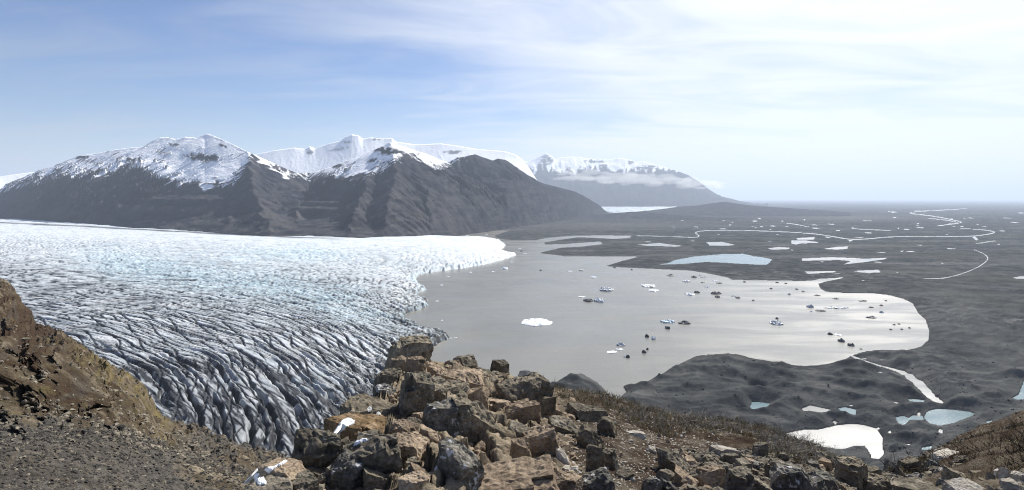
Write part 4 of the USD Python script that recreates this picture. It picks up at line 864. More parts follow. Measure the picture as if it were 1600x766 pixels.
ROCKS = [
 # x0, y0, x1, y1, stone, shape, label
 (607,531,666,562,'d','s','flat dark capstone topping the outcrop against the glacier'),
 (640,547,664,562,'t','b','small tan block just under the dark capstone'),
 (609,554,638,584,'t','b','square tan block on the left flank below the capstone'),
 (635,559,666,586,'t','b','square tan block in the middle of the stack below the capstone'),
 (588,575,624,606,'d','r','dark shaded rock leaning out towards the glacier'),
 (618,581,670,650,'g','b','tall angular grey boulder below the two square tan blocks'),
 (668,567,696,594,'t','w','bright tan wedge right of the stacked square blocks'),
 (673,588,693,603,'g','b','small grey stone tucked under the bright tan wedge'),
 (666,599,737,642,'d','b','long dark sided block behind the pale lichen boulder'),
 (716,603,784,693,'d','w','huge dark triangular face sloping down to the right of the outcrop'),
 (656,628,734,684,'l','b','blocky boulder with pale lichen on its broken top'),
 (586,600,620,628,'l','r','whitish broken patch of rock left of the tall boulder'),
 (533,617,632,674,'d','w','dark boulder with two round white lichen spots'),
 (520,653,606,697,'o','s','ochre slab with a patch of snow on its left end'),
 (456,674,528,741,'g','b','rough grey topped block with a black face above the scree'),
 (485,706,519,728,'g','w','little grey wedge in the shadow of the rough grey block'),
 (479,723,514,750,'g','w','flat grey wedge below the little wedge at lower left'),
 (511,707,575,768,'l','r','lumpy lichen grown boulder below the ochre slab'),
 (543,680,626,758,'g','s','tilted grey slab with a snow streak along its edge'),
 (572,728,622,764,'d','w','dark undercut wedge under the tilted grey slab'),
 (450,742,496,772,'g','s','smooth grey slab at the bottom left of the outcrop'),
 (526,686,549,709,'g','b','small square stone between the grey block and the ochre slab'),
 (393,722,464,758,'t','f','brown flat slab edged with snow beside the scree'),
 (384,756,452,780,'g','r','rough lichen crusted rock on the bottom edge left of the slabs'),
 (705,557,750,580,'g','b','dark sided block among rubble near the skyline by the lake'),
 (710,588,736,607,'d','b','dark cube on the sunlit tan slope'),
 (690,578,762,612,'t','f','broad tan sloping slab under the skyline rubble'),
 (728,604,764,648,'t','f','sunlit tan slab beside the huge dark face'),
 (674,690,746,772,'l','b','tall lichen streaked pillar in front with a dark face'),
 (656,664,692,698,'t','w','tan shard left of the pale lichen boulder'),
 (598,677,668,722,'t','r','large knobbly tan boulder in the middle of the outcrop'),
 (610,658,656,684,'t','s','thin tan slab behind the large knobbly boulder'),
 (660,703,680,724,'t','b','tan chunk pressed against the tall pillar'),
 (622,739,672,776,'t','r','rounded tan boulder on the bottom edge by the pillar'),
 (642,722,668,744,'t','w','small tan stone above the rounded bottom boulder'),
 (740,727,868,790,'t','f','great smooth tan slab filling the bottom centre'),
 (768,680,783,694,'p','r','small pale stone at the foot of the huge dark face'),
 (786,593,858,652,'d','s','dark leaning slab with a thin bright upper rim near the heath'),
 (764,562,793,586,'g','b','lone block standing on the skyline over the lake'),
 (787,630,844,664,'t','s','stack of thin tan layers right of the huge dark face'),
 (790,657,837,690,'g','w','grey wedge below the thin tan layers'),
 (753,624,804,648,'t','s','sunlit tan ledge above the thin layers'),
 (824,664,877,720,'t','b','tan block with a deep dark front above the bare soil'),
 (858,648,907,680,'g','w','long pale topped wedge pointing right at the soil edge'),
 (850,627,876,650,'t','w','leaning tan flake at the edge of the heath'),
 (783,609,808,628,'g','b','grey stone behind the dark leaning slab'),
 (892,626,948,658,'g','w','triangular rock with a dark left face on the soil'),
 (798,683,828,724,'t','b','upright tan chunk beside a pocket of gravel'),
 (872,698,891,728,'p','w','pale kite shaped flake propped at the soil edge'),
 (853,712,874,747,'t','w','pointed tan flake standing behind the bottom slab'),
 (858,744,908,774,'t','s','tan topped block with a black front on the bottom edge'),
 (918,694,946,741,'d','b','tall black fin of rock on the bare soil'),
 (940,702,970,735,'g','b','short grey fins leaning right of the black fin'),
 (904,664,942,702,'d','w','dark curved blade above the black fin'),
 (934,652,962,682,'d','r','cluster of dark broken stone behind the curved blade'),
 (903,737,958,776,'l','b','pale grey cube patterned with lichen at the bottom'),
 (980,673,1007,685,'p','r','white stone lying alone on the brown soil'),
 (960,736,987,751,'g','f','flat grey stone on the soil near the bottom'),
 (982,745,992,755,'p','r','small yellowish white stone beside the flat grey stone'),
 (1034,698,1075,740,'g','w','grey crag with a sloping bright edge on the soil'),
 (1003,745,1031,774,'l','b','pale lichen rock on the bottom edge right of the flat stone'),
 (1027,743,1058,774,'l','w','greenish pale broken rock beside the lichen rock'),
 (1052,733,1088,762,'t','w','tan pointed rock on the lower edge of the soil'),
 (1011,697,1027,709,'p','r','pale pebble sized boulder in the middle of the soil'),
 (1086,728,1132,762,'t','b','broken tan rock near the bottom below the dead branches'),
 (1127,734,1172,776,'g','b','large grey speckled rock right of the broken tan rock'),
 (1203,719,1262,782,'l','r','big rounded grey boulder crusted with lichen below the bushes'),
 (1178,746,1209,776,'g','w','pale sided wedge left of the big rounded boulder'),
 (1112,696,1149,713,'p','f','flat pale plank like stone under the dead branches'),
 (1146,718,1171,744,'g','s','thin slanting grey slab below the plank like stone'),
 (1178,692,1199,713,'g','b','grey stone in the hollow under the bushes'),
 (1203,717,1226,734,'g','b','grey stone just behind the big rounded boulder'),
 (1303,706,1354,764,'d','b','dark striped rock standing below the glittering pool'),
 (1272,706,1297,727,'g','r','pale topped stone at the end of the bushes'),
 (1344,742,1390,776,'d','b','dark boulder on the bottom edge right of the striped rock'),
 (1263,736,1303,766,'l','r','lichen covered rubble rock left of the striped rock'),
 (1367,734,1387,753,'t','w','small tan wedge above the dark bottom boulder'),
 (1398,724,1414,749,'g','w','narrow upright stone near the slope edge'),
 (1306,753,1331,776,'t','w','tan splinter at the foot of the striped rock'),
 (1346,727,1372,750,'d','r','round black boulder beside the striped rock'),
 (1248,746,1292,776,'l','r','pale speckled rock on the bottom edge below the bushes'),
 (1482,729,1524,760,'d','w','dark wedge shaped boulder at the lower right'),
 (1484,753,1540,780,'p','f','pale slab on the bottom edge at the right'),
 (1564,726,1583,750,'p','w','upright pointed pale stone near the right edge'),
 (1398,751,1470,780,'g','f','wide flat grey slab along the bottom right'),
 (1406,713,1440,741,'d','b','black block with a light cap by the brown slope'),
 (1586,733,1612,757,'p','w','pale leaning stone cut by the right edge'),
 (1496,709,1518,735,'d','b','overhanging rock casting a black shadow on the slope'),
 (1460,706,1500,727,'p','f','pale streaked ledge on the brown slope at right'),
]
for x0, y0, x1, y1, mt, sh, label in ROCKS:
    stand('boulder', x0, y0, x1, y1, mt, sh, label, 'rock', most=2200 if (x1 - x0) > 45 else 1100)

SHORT = []
for x0, y0, x1, y1, mt, sh, label in ROCKS:
    words = label.split(); k = len(words)
    for i, w_ in enumerate(words):
        if i > 2 and w_ in ('topping', 'just', 'on', 'in', 'leaning', 'below', 'right', 'tucked', 'behind', 'sloping', 'with', 'at', 'left', 'under', 'pressed', 'above', 'over', 'by', 'filling', 'near', 'pointing', 'propped', 'standing', 'lying', 'beside', 'along', 'cut', 'casting', 'among', 'against', 'between', 'of', 'edged', 'joined'):
            k = i; break
    SHORT.append(' '.join(words[:min(k, 5)]))
TONE = {'g': 'grey', 't': 'tan', 'd': 'dark', 'p': 'pale', 'l': 'lichen flecked', 'o': 'ochre'}
used_labels = set()
def near_label(cx, cy, s, tone):
    bx, by = (boxes[:, 0] + boxes[:, 2]) / 2, (boxes[:, 1] + boxes[:, 3]) / 2
    gx_ = np.maximum(np.abs(cx - bx) - (boxes[:, 2] - boxes[:, 0]) / 2, 0); gy_ = np.maximum(np.abs(cy - by) - (boxes[:, 3] - boxes[:, 1]) / 2, 0)
    i = int(np.argmin(gx_ + gy_ + 0.03 * np.hypot(cx - bx, cy - by)))
    dx, dy = cx - bx[i], cy - by[i]
    side = ('right of' if dx > 0 else 'left of') if abs(dx) > 1.2 * abs(dy) else ('in front of' if dy > 0 else 'behind')
    if gx_[i] + gy_[i] < 1: side = 'against'
    size = 'tiny' if s < 6 else 'small' if s < 11 else 'fist shaped' if s < 15 else 'chunky'
    text = f'{size} {TONE[tone]} stone {side} the {SHORT[i]}'
    if text in used_labels:
        j = int(np.argsort(gx_ + gy_ + 0.03 * np.hypot(cx - bx, cy - by))[1])
        text = f'{size} {TONE[tone]} stone between the {SHORT[i]} and the {" ".join(SHORT[j].split()[-3:])}'
    if text in used_labels:
        text = text.replace(' stone ', ' angular stone ').replace('chunky', 'blocky').replace('small', 'little')
    used_labels.add(text)
    return text
# loose stones between them: nothing in the picture tells these apart within their patch
PATCH = [  # outline box, number, size range in columns, stones, label, group
 ((690,552,800,600), 34, (8,22), 'gttd', 'angular rubble stone on the skyline above the lake', 'rubble stones on the skyline above the lake'),
 ((610,590,800,700), 34, (9,24), 'tggd', 'angular broken stone wedged between the outcrop boulders', 'broken stones between the outcrop boulders'),
 ((450,690,660,772), 30, (8,22), 'ggtl', 'rough broken stone among the lower left boulders', 'broken stones among the lower left boulders'),
 ((740,640,900,740), 30, (6,17), 'ttgp', 'small tan stone around the gravel pocket', 'small tan stones around the gravel pocket'),
 ((885,660,1110,766), 44, (3,9), 'ppgt', 'small pale stone strewn over the bare soil', 'small pale stones on the bare soil'),
 ((1040,715,1300,772), 46, (8,24), 'gltg', 'grey rubble stone below the heath bushes', 'grey rubble stones below the bushes'),
 ((1290,725,1620,775), 56, (8,26), 'gpdl', 'broken stone along the lower right rubble', 'broken stones at the lower right'),
 ((1400,690,1610,735), 40, (4,11), 'gpdt', 'little stone scattered on the brown slope', 'little stones on the brown slope'),
]
prng = np.random.default_rng(77)
boxes = np.array([r_[:4] for r_ in ROCKS], float)
for (bx0, by0, bx1, by1), num, (s0, s1), stones, label, group in PATCH:
    made = 0; tries = 0
    while made < num and tries < num * 14:
        tries += 1
        cx, cy = prng.uniform(bx0, bx1), prng.uniform(by0, by1)
        if cy < float(tab(cx, *[(a, b) for a, b, c in KS])) + 2: continue
        s = s0 + (s1 - s0) * prng.random() ** 1.7
        bury = (cx > boxes[:, 0] + 3) & (cx < boxes[:, 2] - 3) & (cy > boxes[:, 1] + 4) & (cy < boxes[:, 3] - 2)
        if bury.any() and prng.random() < 0.85: continue
        hh = s * prng.uniform(0.5, 0.95)
        tone_ = stones[prng.integers(len(stones))]
        stand('stone', cx - s / 2, cy - hh, cx + s / 2, cy + 1, tone_, 'brw'[prng.integers(3)], near_label(cx, cy, s, tone_), 'stone', group, yaw=prng.uniform(0, 6.28), ty=prng.uniform(-0.25, 0.25), seed=1000 + made * 17 + int(bx0), most=260, px=3.5)
        made += 1

# gravel that nobody could count: small chips lying over the knoll
def chips(path, pts, sizes, mat, label, seed, cat='gravel'):
    r = np.random.default_rng(seed)
    base = trimesh.creation.icosahedron()
    V, Fc = [], []
    n = len(pts)
    v = base.vertices[None] * (1 + r.uniform(-0.35, 0.35, (n, 12, 1))) * sizes[:, None, None] * np.array([1, 1, 0.62]) * r.uniform(0.7, 1.3, (n, 1, 3))
    a = r.uniform(0, 6.28, n); ca, sa_ = np.cos(a)[:, None], np.sin(a)[:, None]
    v = np.stack([v[..., 0] * ca - v[..., 1] * sa_, v[..., 0] * sa_ + v[..., 1] * ca, v[..., 2]], -1) + pts[:, None]
    f = base.faces[None] + (np.arange(n) * 12)[:, None, None]
    o = put_mesh(path, v.reshape(-1, 3), f.reshape(-1, 3), mat)
    tag(o, label, cat, kind='stuff')
def scatter(n, seed, box, size, power=1.0):
    r = np.random.default_rng(seed)
    cx = r.uniform(box[0], box[2], n); cy = box[1] + (box[3] - box[1]) * r.random(n) ** power
    g = ground_at(cx, cy)
    ok = cy > tab(cx, *[(a, b) for a, b, c in KS]) + 1
    g = g[ok]; nn = knoll_noise(g[:, 0], g[:, 1]); g[:, 2] += nn
    s = size[0] * (size[1] / size[0]) ** (r.random(len(g)) ** 2.2) * g[:, 1] / F
    return g, s
g1, s1 = scatter(9000, 5, (440, 560, 900, 775), (0.8, 7.0)); chips('/World/gravel', g1, s1, RM['t'], 'tan gravel and chips filling the gaps of the outcrop', 6)
g1, s1 = scatter(5000, 7, (870, 640, 1130, 775), (0.5, 2.2)); chips('/World/soil_pebbles', g1, s1, RM['p'], 'pale pebbles sprinkled over the bare brown soil', 8, 'pebbles')
g1, s1 = scatter(9000, 9, (1040, 700, 1660, 775), (0.9, 7.0)); chips('/World/rubble', g1, s1, RM['g'], 'grey rubble along the bottom right edge', 10, 'rubble')
g1, s1 = scatter(6500, 11, (1380, 640, 1700, 775), (0.8, 5.5)); chips('/World/slope_gravel', g1, s1, RM['s'], 'dark gravel strewn on the right hand slope', 12)
mrng = np.random.default_rng(37)
mx_, my_ = mrng.uniform(960, 1660, 2600), mrng.uniform(545, 725, 2600)
ok = (at_map(land_dist, mx_, my_) > 2.0) & (fb2(mx_ / 40, my_ / 18, 3, 73) > -0.1)
gi = cKDTree(np.stack([PX.ravel(), PY.ravel() * 1.5], -1)).query(np.stack([mx_[ok], my_[ok] * 1.5], -1))[1]
mp = G.reshape(-1, 3)[gi]; chips('/World/moraine_boulders', mp, 0.35 + 1.3 * mrng.random(len(mp)) ** 4, RM['s'], 'dark boulders dotted over the near moraine', 38, 'boulders')
# scree on the left hillside
r_ = np.random.default_rng(15)
sel = r_.integers(0, HP.shape[0] - 22, 26000), r_.integers(50, HP.shape[1] - 24, 26000)
sp = HP[sel].copy(); sx_, ss_ = HX[sel], HS[sel]
ok = ((ss_ < 1.9) | (r_.random(26000) < 0.05) | ((sx_ > 300) & (r_.random(26000) < 0.4)))
sp = sp[ok]; sz_ = (1.0 + 3.0 * r_.random(len(sp)) ** 3) * sp[:, 1] / F
half = r_.random(len(sp)) < 0.8
chips('/World/scree', sp[half], sz_[half], RM['s'], 'dark loose scree covering the lower left slope', 16, 'scree')
chips('/World/pale_scree', sp[~half], sz_[~half] * 1.15, RM['g'], 'paler scree stones mixed over the lower left slope', 17, 'scree')
sel = r_.integers(60, 260, 5200), r_.integers(50, HP.shape[1] - 24, 5200)
sp = HP[sel].copy(); keep = (HSn[sel] > 1.1) & (HSn[sel] < 3.9) & (HX[sel] < 330) & (fb2(HX[sel] / 18, hrow[sel] / 14, 3, 71) > -0.02)
sp = sp[keep]; chips('/World/crag_stones', sp, (1.2 + 4.0 * r_.random(len(sp)) ** 3) * sp[:, 1] / F, RM['g'], 'broken stones lodged among the crags of the left slope', 19, 'stones')

# ------------------------------------------------------------------ icebergs
def berg_mat(name, stops, d):
    return usdkit.material(stage, M + name, {
        'geo': ('geometry', {}), 'm': ('mapping', {'scale': (1.0, 1.0, 2.5)}), 'n': ('noise_texture', {'scale': 0.16, 'detail': 7.0, 'roughness': 0.6, 'distortion': 0.6}), 'r': ('rgb_ramp', {'ramp': stops}),
        'nb': ('noise_texture', {'scale': 0.5, 'detail': 7.0, 'roughness': 0.65}), 'b': ('bump', {'strength': 0.6, 'distance': 0.5}), 'p': ('principled_bsdf', {'roughness': 0.6, 'specular_ior_level': 0.3})},
        [('geo.position', 'm.vector'), ('m.vector', 'n.vector'), ('n.fac', 'r.fac'), ('r.color', 'p.base_color'), ('geo.position', 'nb.vector'), ('nb.fac', 'b.height'), ('b.normal', 'p.normal')], surface='p.BSDF')
BM = {'w': berg_mat('white_berg', [(0.34, (0.10, 0.11, 0.12)), (0.42, (0.55, 0.60, 0.64)), (0.6, (0.80, 0.82, 0.84))], 0),
      'm': berg_mat('streaked_berg', [(0.40, (0.05, 0.055, 0.06)), (0.50, (0.42, 0.46, 0.50)), (0.66, (0.74, 0.77, 0.80))], 0),
      'd': berg_mat('ashy_berg', [(0.40, (0.022, 0.025, 0.028)), (0.58, (0.060, 0.066, 0.072)), (0.74, (0.30, 0.33, 0.36))], 0),
      'b': berg_mat('blue_berg', [(0.34, (0.12, 0.18, 0.22)), (0.5, (0.40, 0.52, 0.60)), (0.7, (0.70, 0.76, 0.80))], 0)}
def berg(cx, cy, w, h, mt, label, group=None, tall=0.35):
    """An irregular floating block whose outline and top fill w by h columns and rows about (cx, cy)."""
    r = np.random.default_rng(int(cx * 31 + cy * 17))
    Y = H * F / (cy + h * 0.35 - HY)
    Wm = w * Y / F
    hz = max(h * tall * Y / F, 0.055 * Wm, 0.6)
    Dm = np.clip((h - hz * F / Y) * Y * Y / (F * H), 0.35 * Wm, 1.5 * Wm)
    n, m = 30, 9
    th = np.linspace(0, 2 * np.pi, n, endpoint=False)
    s1, s2 = r.uniform(0, 90), r.uniform(0, 90)
    rad = 1 + 0.42 * fb2(np.cos(th) * 1.5 + s1, np.sin(th) * 1.5 + s2, 3, 5) + 0.12 * pn2(np.cos(th) * 5 + s2, np.sin(th) * 5, 2)
    rad /= rad.max()
    rho_ = np.concatenate([np.linspace(0.08, 0.93, m - 2), [1.0, 1.02]])
    P = []
    for k, q in enumerate(rho_):
        x = np.cos(th) * rad * q * Wm / 2; y = np.sin(th) * rad * q * Dm / 2
        u, v_ = x / Wm * 3 + s1, y / Dm * 3 + s2
        top = hz * np.clip(0.62 + 0.9 * fb2(u, v_, 3, 7) + 0.55 * (rid2(u * 1.3, v_ * 1.3, 2, 9) - 0.5), 0.18, 1.25) * (1 - 0.55 * q ** 3)
        z_ = top if k < m - 1 else np.full(n, -1.0)
        if k == m - 2: z_ = top * 0.55
        P.append(np.stack([x, y, z_], -1))
    V = np.vstack([[[0, 0, float(P[0][:, 2].mean())]]] + P)
    V += np.concatenate([r.normal(size=(len(V) - n, 3)) * hz * 0.035, np.zeros((n, 3))])
    f = [(0, 1 + j, 1 + (j + 1) % n) for j in range(n)]
    for k in range(m - 1):
        a, b = 1 + k * n, 1 + (k + 1) * n
        for j in range(n):
            j2 = (j + 1) % n
            f += [(a + j, b + j, b + j2), (a + j, b + j2, a + j2)]
    f += [(1 + (m - 1) * n, 1 + (m - 1) * n + j + 1, 1 + (m - 1) * n + j) for j in range(1, n - 1)]
    yaw = r.uniform(-0.3, 0.3)
    V = rot(V, yaw) + [(cx - 800) / F * Y, Y, 0]
    tag(put_mesh(path_of('iceberg'), V, np.array(f), BM[mt]), label, 'iceberg', group)
BERGS = [
 (839,498,52,16,'w',0.16,'largest white floe, flat and broad, alone left of the lake centre'),
 (823,506,8,3,'w',.3,'small white sliver at the near left tip of the largest floe'),
 (948,449.5,23,11,'m',.4,'white berg with dark creases nearest the tip of the dark spit'),
 (919,467.5,17,8,'d',.5,'black lump joined to the left of a white berg below the spit'),
 (936,465.5,20,14,'m',.4,'white ridged berg with a black lump at its left'),
 (909,463,14,3,'w',.4,'thin white sliver left of the black lump'),
 (927,432,12,4.5,'w',.5,'small white berg behind the creased berg'),
 (890,423.5,9,3,'w',.5,'leftmost of three little bergs under the dark spit'),
 (909,421.5,10,3.5,'m',.5,'grey and white berglet in the middle of three under the spit'),
 (789,418,11,6,'w',.5,'small white berg drifting just off the glacier front'),
 (1013,444.5,26,7.5,'m',.35,'long white floe with a dark left tip right of the creased berg'),
 (1021,452,17,6,'w',.35,'rounded white floe just in front of the long floe with a dark tip'),
 (1048,429.5,13,4.5,'d',.5,'dark oval berg close to the north shore'),
 (1072,438,15,5.5,'m',.5,'white topped berg with a dark base right of the dark oval one'),
 (1084,431.5,9,5,'d',.5,'pair like dark lump behind the white topped berg'),
 (1093,429,6,2.5,'m',.5,'tiny grey berg nearest the north shore'),
 (1099,432.7,11,2.6,'m',.5,'thin pale sliver right of the dark lump'),
 (1117,438,8,3,'w',.5,'small white berg upper right in the middle cluster'),
 (1124,441.5,11,3,'d',.5,'thin dark sliver right of the middle cluster'),
 (1098,440.8,8,2.5,'d',.5,'thin dark sliver inside the middle cluster'),
 (1104,447,7,4,'w',.5,'small white tilted berg below the thin dark sliver'),
 (1078,458,17,6.5,'w',.45,'white berg touching a dark lump on its right'),
 (1089,455.7,10,5,'d',.6,'dark lump on the right of a white berg'),
 (1119,456.8,19,6.5,'d',.6,'low dark berg with a raised right horn'),
 (1121,462.8,8,5,'d',.6,'small dark berg below the horned berg'),
 (1146,462,8,3.5,'m',.5,'small pale berg left of the last dark pair'),
 (1153,464.5,8,4,'d',.6,'small dark berg at the right end of the pair'),
 (1044,500.5,25,8,'b',.45,'blue grey sloping berg in the middle of the lake'),
 (1069.5,503,21,7,'d',.5,'dark berg with white edges right of the blue grey berg'),
 (1043,511,8,6.5,'d',.6,'small dark berg in front of the blue grey berg'),
 (1011,524,6,7.5,'d',.7,'upright dark and white splinter berg'),
 (1021,527,8,8,'w',.6,'small round white berg beside the splinter'),
 (1006.5,549,8,6,'d',.7,'dark pointed berg near the near shore'),
 (1011.5,545,4,4,'d',.7,'tiny dark chip behind the pointed berg'),
 (970,537,15,7.5,'m',.5,'white berg with a dark rim above two flat white floes'),
 (968,544.5,14,4.5,'w',.3,'upper of two flat white floes near the outcrop'),
 (956,548.5,20,5.5,'w',.25,'lower of two flat white floes near the outcrop'),
 (981,556.5,7,6,'d',.7,'black cube like berg nearest the near shore'),
 (976,557,4,3,'w',.5,'white chip touching the black cube like berg'),
 (1213,502,22,11,'m',.45,'broad white and grey berg alone right of the lake centre'),
 (1214,497,5,4,'d',.7,'dark knob on the back of the broad lone berg'),
 (1266,478,11,7,'m',.6,'grey rounded berg left of the long flat floe'),
 (1307,479.5,44,5.5,'m',.4,'longest flat grey floe at the right end of the lake'),
 (1281.5,485,18,3.5,'d',.5,'thin dark sliver below the longest flat floe'),
 (1267.5,486,4,2.5,'w',.5,'tiny white chip left of the dark sliver'),
 (1277,461,9,3,'d',.5,'small dark sliver behind the grey rounded berg'),
 (1306,466,12,3,'d',.5,'small dark sliver behind the longest floe'),
 (1233,459,4,4,'m',.6,'tiny pale berg by the north shore inlet'),
 (1347.6,469.5,15,3.5,'d',.5,'broken dark row of ice close to the inlet mouth'),
 (1361,479.5,9,3,'d',.5,'small dark floe right of the longest floe'),
 (1377,476.6,5,3,'d',.6,'tiny dark chip nearest the right hand shore'),
 (1377,487,6,4.5,'m',.6,'small pale berg right of the small dark floe'),
 (1361,494.7,17,5.5,'d',.5,'low dark double humped berg at the right'),
 (1297,521,8,5,'d',.6,'small dark berg at the edge of the sun glitter'),
 (1309.5,522,13,5,'w',.3,'flat white floe in the sun glitter'),
 (1314.6,531,11,8,'d',.6,'dark rounded berg in the sun glitter'),
 (1330,537.7,11,7.5,'d',.6,'dark notched berg nearest the outflow'),
 (1345.5,545,4,2.5,'d',.6,'tiny dark chip close to the outflow'),
]
for cx, cy, w, h, mt, tall, label in BERGS:
    berg(cx, cy, w, h, mt, label, tall=tall)
for cx, cy in [(1397,507),(1404.5,506),(1392,514.5),(1409,514),(1421,512),(1205,450.5),(1245,451.5),(1255,454.7),(1163,440),(1214,441),(1228,442.5),(1384,469.5),(960,417.5),(987,421),(845,422),(815,392),(1177,469)]:
    berg(cx, cy, 4.6, 2.6, 'd', 'tiny dark speck of ice floating on the lake', 'tiny specks of ice on the lake', .6)
for cx, cy in [(812,388),(820,396),(800,409),(770,424),(735,425),(700,432),(690,445),(704,528),(712,527),(683,470),(690,500),(700,370),(730,368),(760,366)]:
    berg(cx, cy, 5.5, 2.2, 'w', 'tiny white chip of ice drifting by the glacier front', 'tiny ice chips by the glacier front', .4)

# ------------------------------------------------------------------ heath, dead wood, old snow
def tubes(lines, radii, sides=3):
    """Tapered tubes along polylines as one mesh."""
    V, Fc, n = [], [], 0
    for L, R in zip(lines, radii):
        L = np.asarray(L, float); k = len(L)
        t = np.gradient(L, axis=0); t /= np.maximum(np.linalg.norm(t, axis=1, keepdims=True), 1e-9)
        a = np.cross(t, [0.31, 0.22, 0.92]); a /= np.maximum(np.linalg.norm(a, axis=1, keepdims=True), 1e-9); b = np.cross(t, a)
        ang = np.arange(sides) * 2 * np.pi / sides
        rr = np.linspace(R, R * 0.35, k)
        V.append((L[:, None] + (np.cos(ang)[None, :, None] * a[:, None] + np.sin(ang)[None, :, None] * b[:, None]) * rr[:, None, None]).reshape(-1, 3))
        for i in range(k - 1):
            for j in range(sides):
                p, q = n + i * sides + j, n + i * sides + (j + 1) % sides
                Fc.append((p, q, q + sides)); Fc.append((p, q + sides, p + sides))
        n += k * sides
    return np.vstack(V), np.array(Fc)
def wood_mat(name, a, b):
    return usdkit.material(stage, M + name, {'geo': ('geometry', {}), 'n': ('noise_texture', {'scale': 9.0, 'detail': 4.0}), 'r': ('rgb_ramp', {'ramp': [(0.35, a), (0.68, b)]}), 'p': ('principled_bsdf', {'roughness': 0.9, 'specular_ior_level': 0.05})},
                           [('geo.position', 'n.vector'), ('n.fac', 'r.fac'), ('r.color', 'p.base_color')], surface='p.BSDF')
pale_wood = wood_mat('bleached_wood', (0.20, 0.18, 0.155), (0.42, 0.39, 0.34)); dark_wood = wood_mat('dark_twigs', (0.030, 0.024, 0.018), (0.085, 0.068, 0.048)); grey_wood = wood_mat('grey_twigs', (0.16, 0.148, 0.125), (0.44, 0.41, 0.35))
def leaf_mat(name, a, b):
    return usdkit.material(stage, M + name, {'geo': ('geometry', {}), 'n': ('noise_texture', {'scale': 3.0, 'detail': 5.0, 'roughness': 0.7}), 'r': ('rgb_ramp', {'ramp': [(0.35, a), (0.68, b)]}),
        'd': ('diffuse_bsdf', {}), 't': ('translucent_bsdf', {}), 'm': ('mix_closure', {'fac': 0.5})},
        [('geo.position', 'n.vector'), ('n.fac', 'r.fac'), ('r.color', 'd.color'), ('r.color', 't.color'), ('d.BSDF', 'm.closure1'), ('t.BSDF', 'm.closure2')], surface='m.closure')
grass_mat = leaf_mat('dry_grass', (0.07, 0.056, 0.034), (0.20, 0.165, 0.105)); green_mat = leaf_mat('heath_leaves', (0.026, 0.022, 0.014), (0.095, 0.082, 0.050))
HEATH = SPoly([(862,606),(880,606),(910,612),(945,618),(985,628),(1030,640),(1080,648),(1130,652),(1200,662),(1250,680),(1290,698),(1312,714),(1300,728),(1265,735),(1215,722),(1180,690),(1150,684),(1090,676),(1040,678),(1000,664),(950,640),(905,628),(870,622)])
def bush_points(n, seed, poly=HEATH):
    r = np.random.default_rng(seed); x0, y0, x1, y1 = poly.bounds
    p = np.stack([r.uniform(x0, x1, n * 3), r.uniform(y0, y1, n * 3)], -1)
    p = p[shapely.contains_xy(poly, p[:, 0], p[:, 1])]
    p = p[(fb2(p[:, 0] / 22, p[:, 1] / 9, 3, 401) + 0.16 * r.normal(size=len(p)) > -0.06)][:n]
    g = ground_at(p[:, 0], p[:, 1]); g[:, 2] += knoll_noise(g[:, 0], g[:, 1])
    return p, g
def twigs(n, seed, hmin, hmax, rad, lean, poly=HEATH):
    r = np.random.default_rng(seed); p, g = bush_points(n, seed, poly)
    L, R = [], []
    for (px_, py_), q in zip(p, g):
        s = 0.35 + 0.65 * sst(870, 1060, px_)
        hgt = r.uniform(hmin, hmax) * s
        a = r.uniform(0, 6.28); d_ = np.array([math.cos(a), math.sin(a), 0]) * r.uniform(0.1, lean)
        k = r.normal(size=3) * 0.12
        l1 = q + (d_ * 0.45 + [0, 0, 0.55]) * hgt + k * hgt * 0.5
        l2 = q + (d_ + [0, 0, 1.0]) * hgt + k * hgt
        L.append([q - [0, 0, 0.03], l1, l2]); R.append(rad * r.uniform(0.6, 1.3))
        for _ in range(r.integers(1, 4)):
            e = l1 + (l2 - l1) * r.uniform(0, 0.8); dd_ = r.normal(size=3) * 0.3 + [0, 0, 0.18]
            L.append([e, e + dd_ * hgt * 0.45, e + (dd_ * 0.9 + [0, 0, 0.1]) * hgt * 0.85]); R.append(rad * 0.6)
    return tubes(L, R)
v, f = twigs(900, 501, 0.05, 0.13, 0.0042, 2.2); tag(put_mesh('/World/dark_heath', v, f, dark_wood), 'dark tangle of low heath twigs along the crest', 'heath', kind='stuff')
v, f = twigs(4200, 503, 0.07, 0.21, 0.0046, 2.4); tag(put_mesh('/World/grey_heath', v, f, grey_wood), 'bare grey dwarf birch twigs standing out of the heath', 'heath', kind='stuff')
def blades(n, seed, poly, hmin, hmax, wd, loose=0.45):
    r = np.random.default_rng(seed); p, g = bush_points(n, seed, poly); n = len(g)
    a = r.uniform(0, 6.28, n); hg = r.uniform(hmin, hmax, n); w_ = wd * r.uniform(0.6, 1.4, n)
    side = np.stack([np.cos(a), np.sin(a), 0 * a], -1) * w_[:, None]
    lean = r.normal(size=(n, 3)) * loose * hg[:, None]; lean[:, 2] = hg * (0.2 + 0.8 * (loose < 0.6)) + np.abs(lean[:, 2]) * 0.6 * (loose >= 0.6)
    off_ = r.normal(size=(n, 3)) * [0.05, 0.05, 0] + np.stack([0 * a, 0 * a, r.uniform(-0.02, 0.08, n)], -1) * (hg / hmax)[:, None]
    V = np.stack([g + off_ - side, g + off_ + side, g + off_ + lean], 1).reshape(-1, 3)
    return V, np.arange(3 * n).reshape(-1, 3)
v, f = blades(16000, 511, HEATH, 0.03, 0.09, 0.011); tag(put_mesh('/World/heath_leaves', v, f, green_mat), 'small dull green and brown leaves in the heath', 'heath', kind='stuff')
GRASS = SPoly([(860,600),(900,606),(960,618),(1040,636),(1110,648),(1230,668),(1320,715),(1300,735),(1200,716),(1120,690),(1010,676),(940,650),(880,630)])
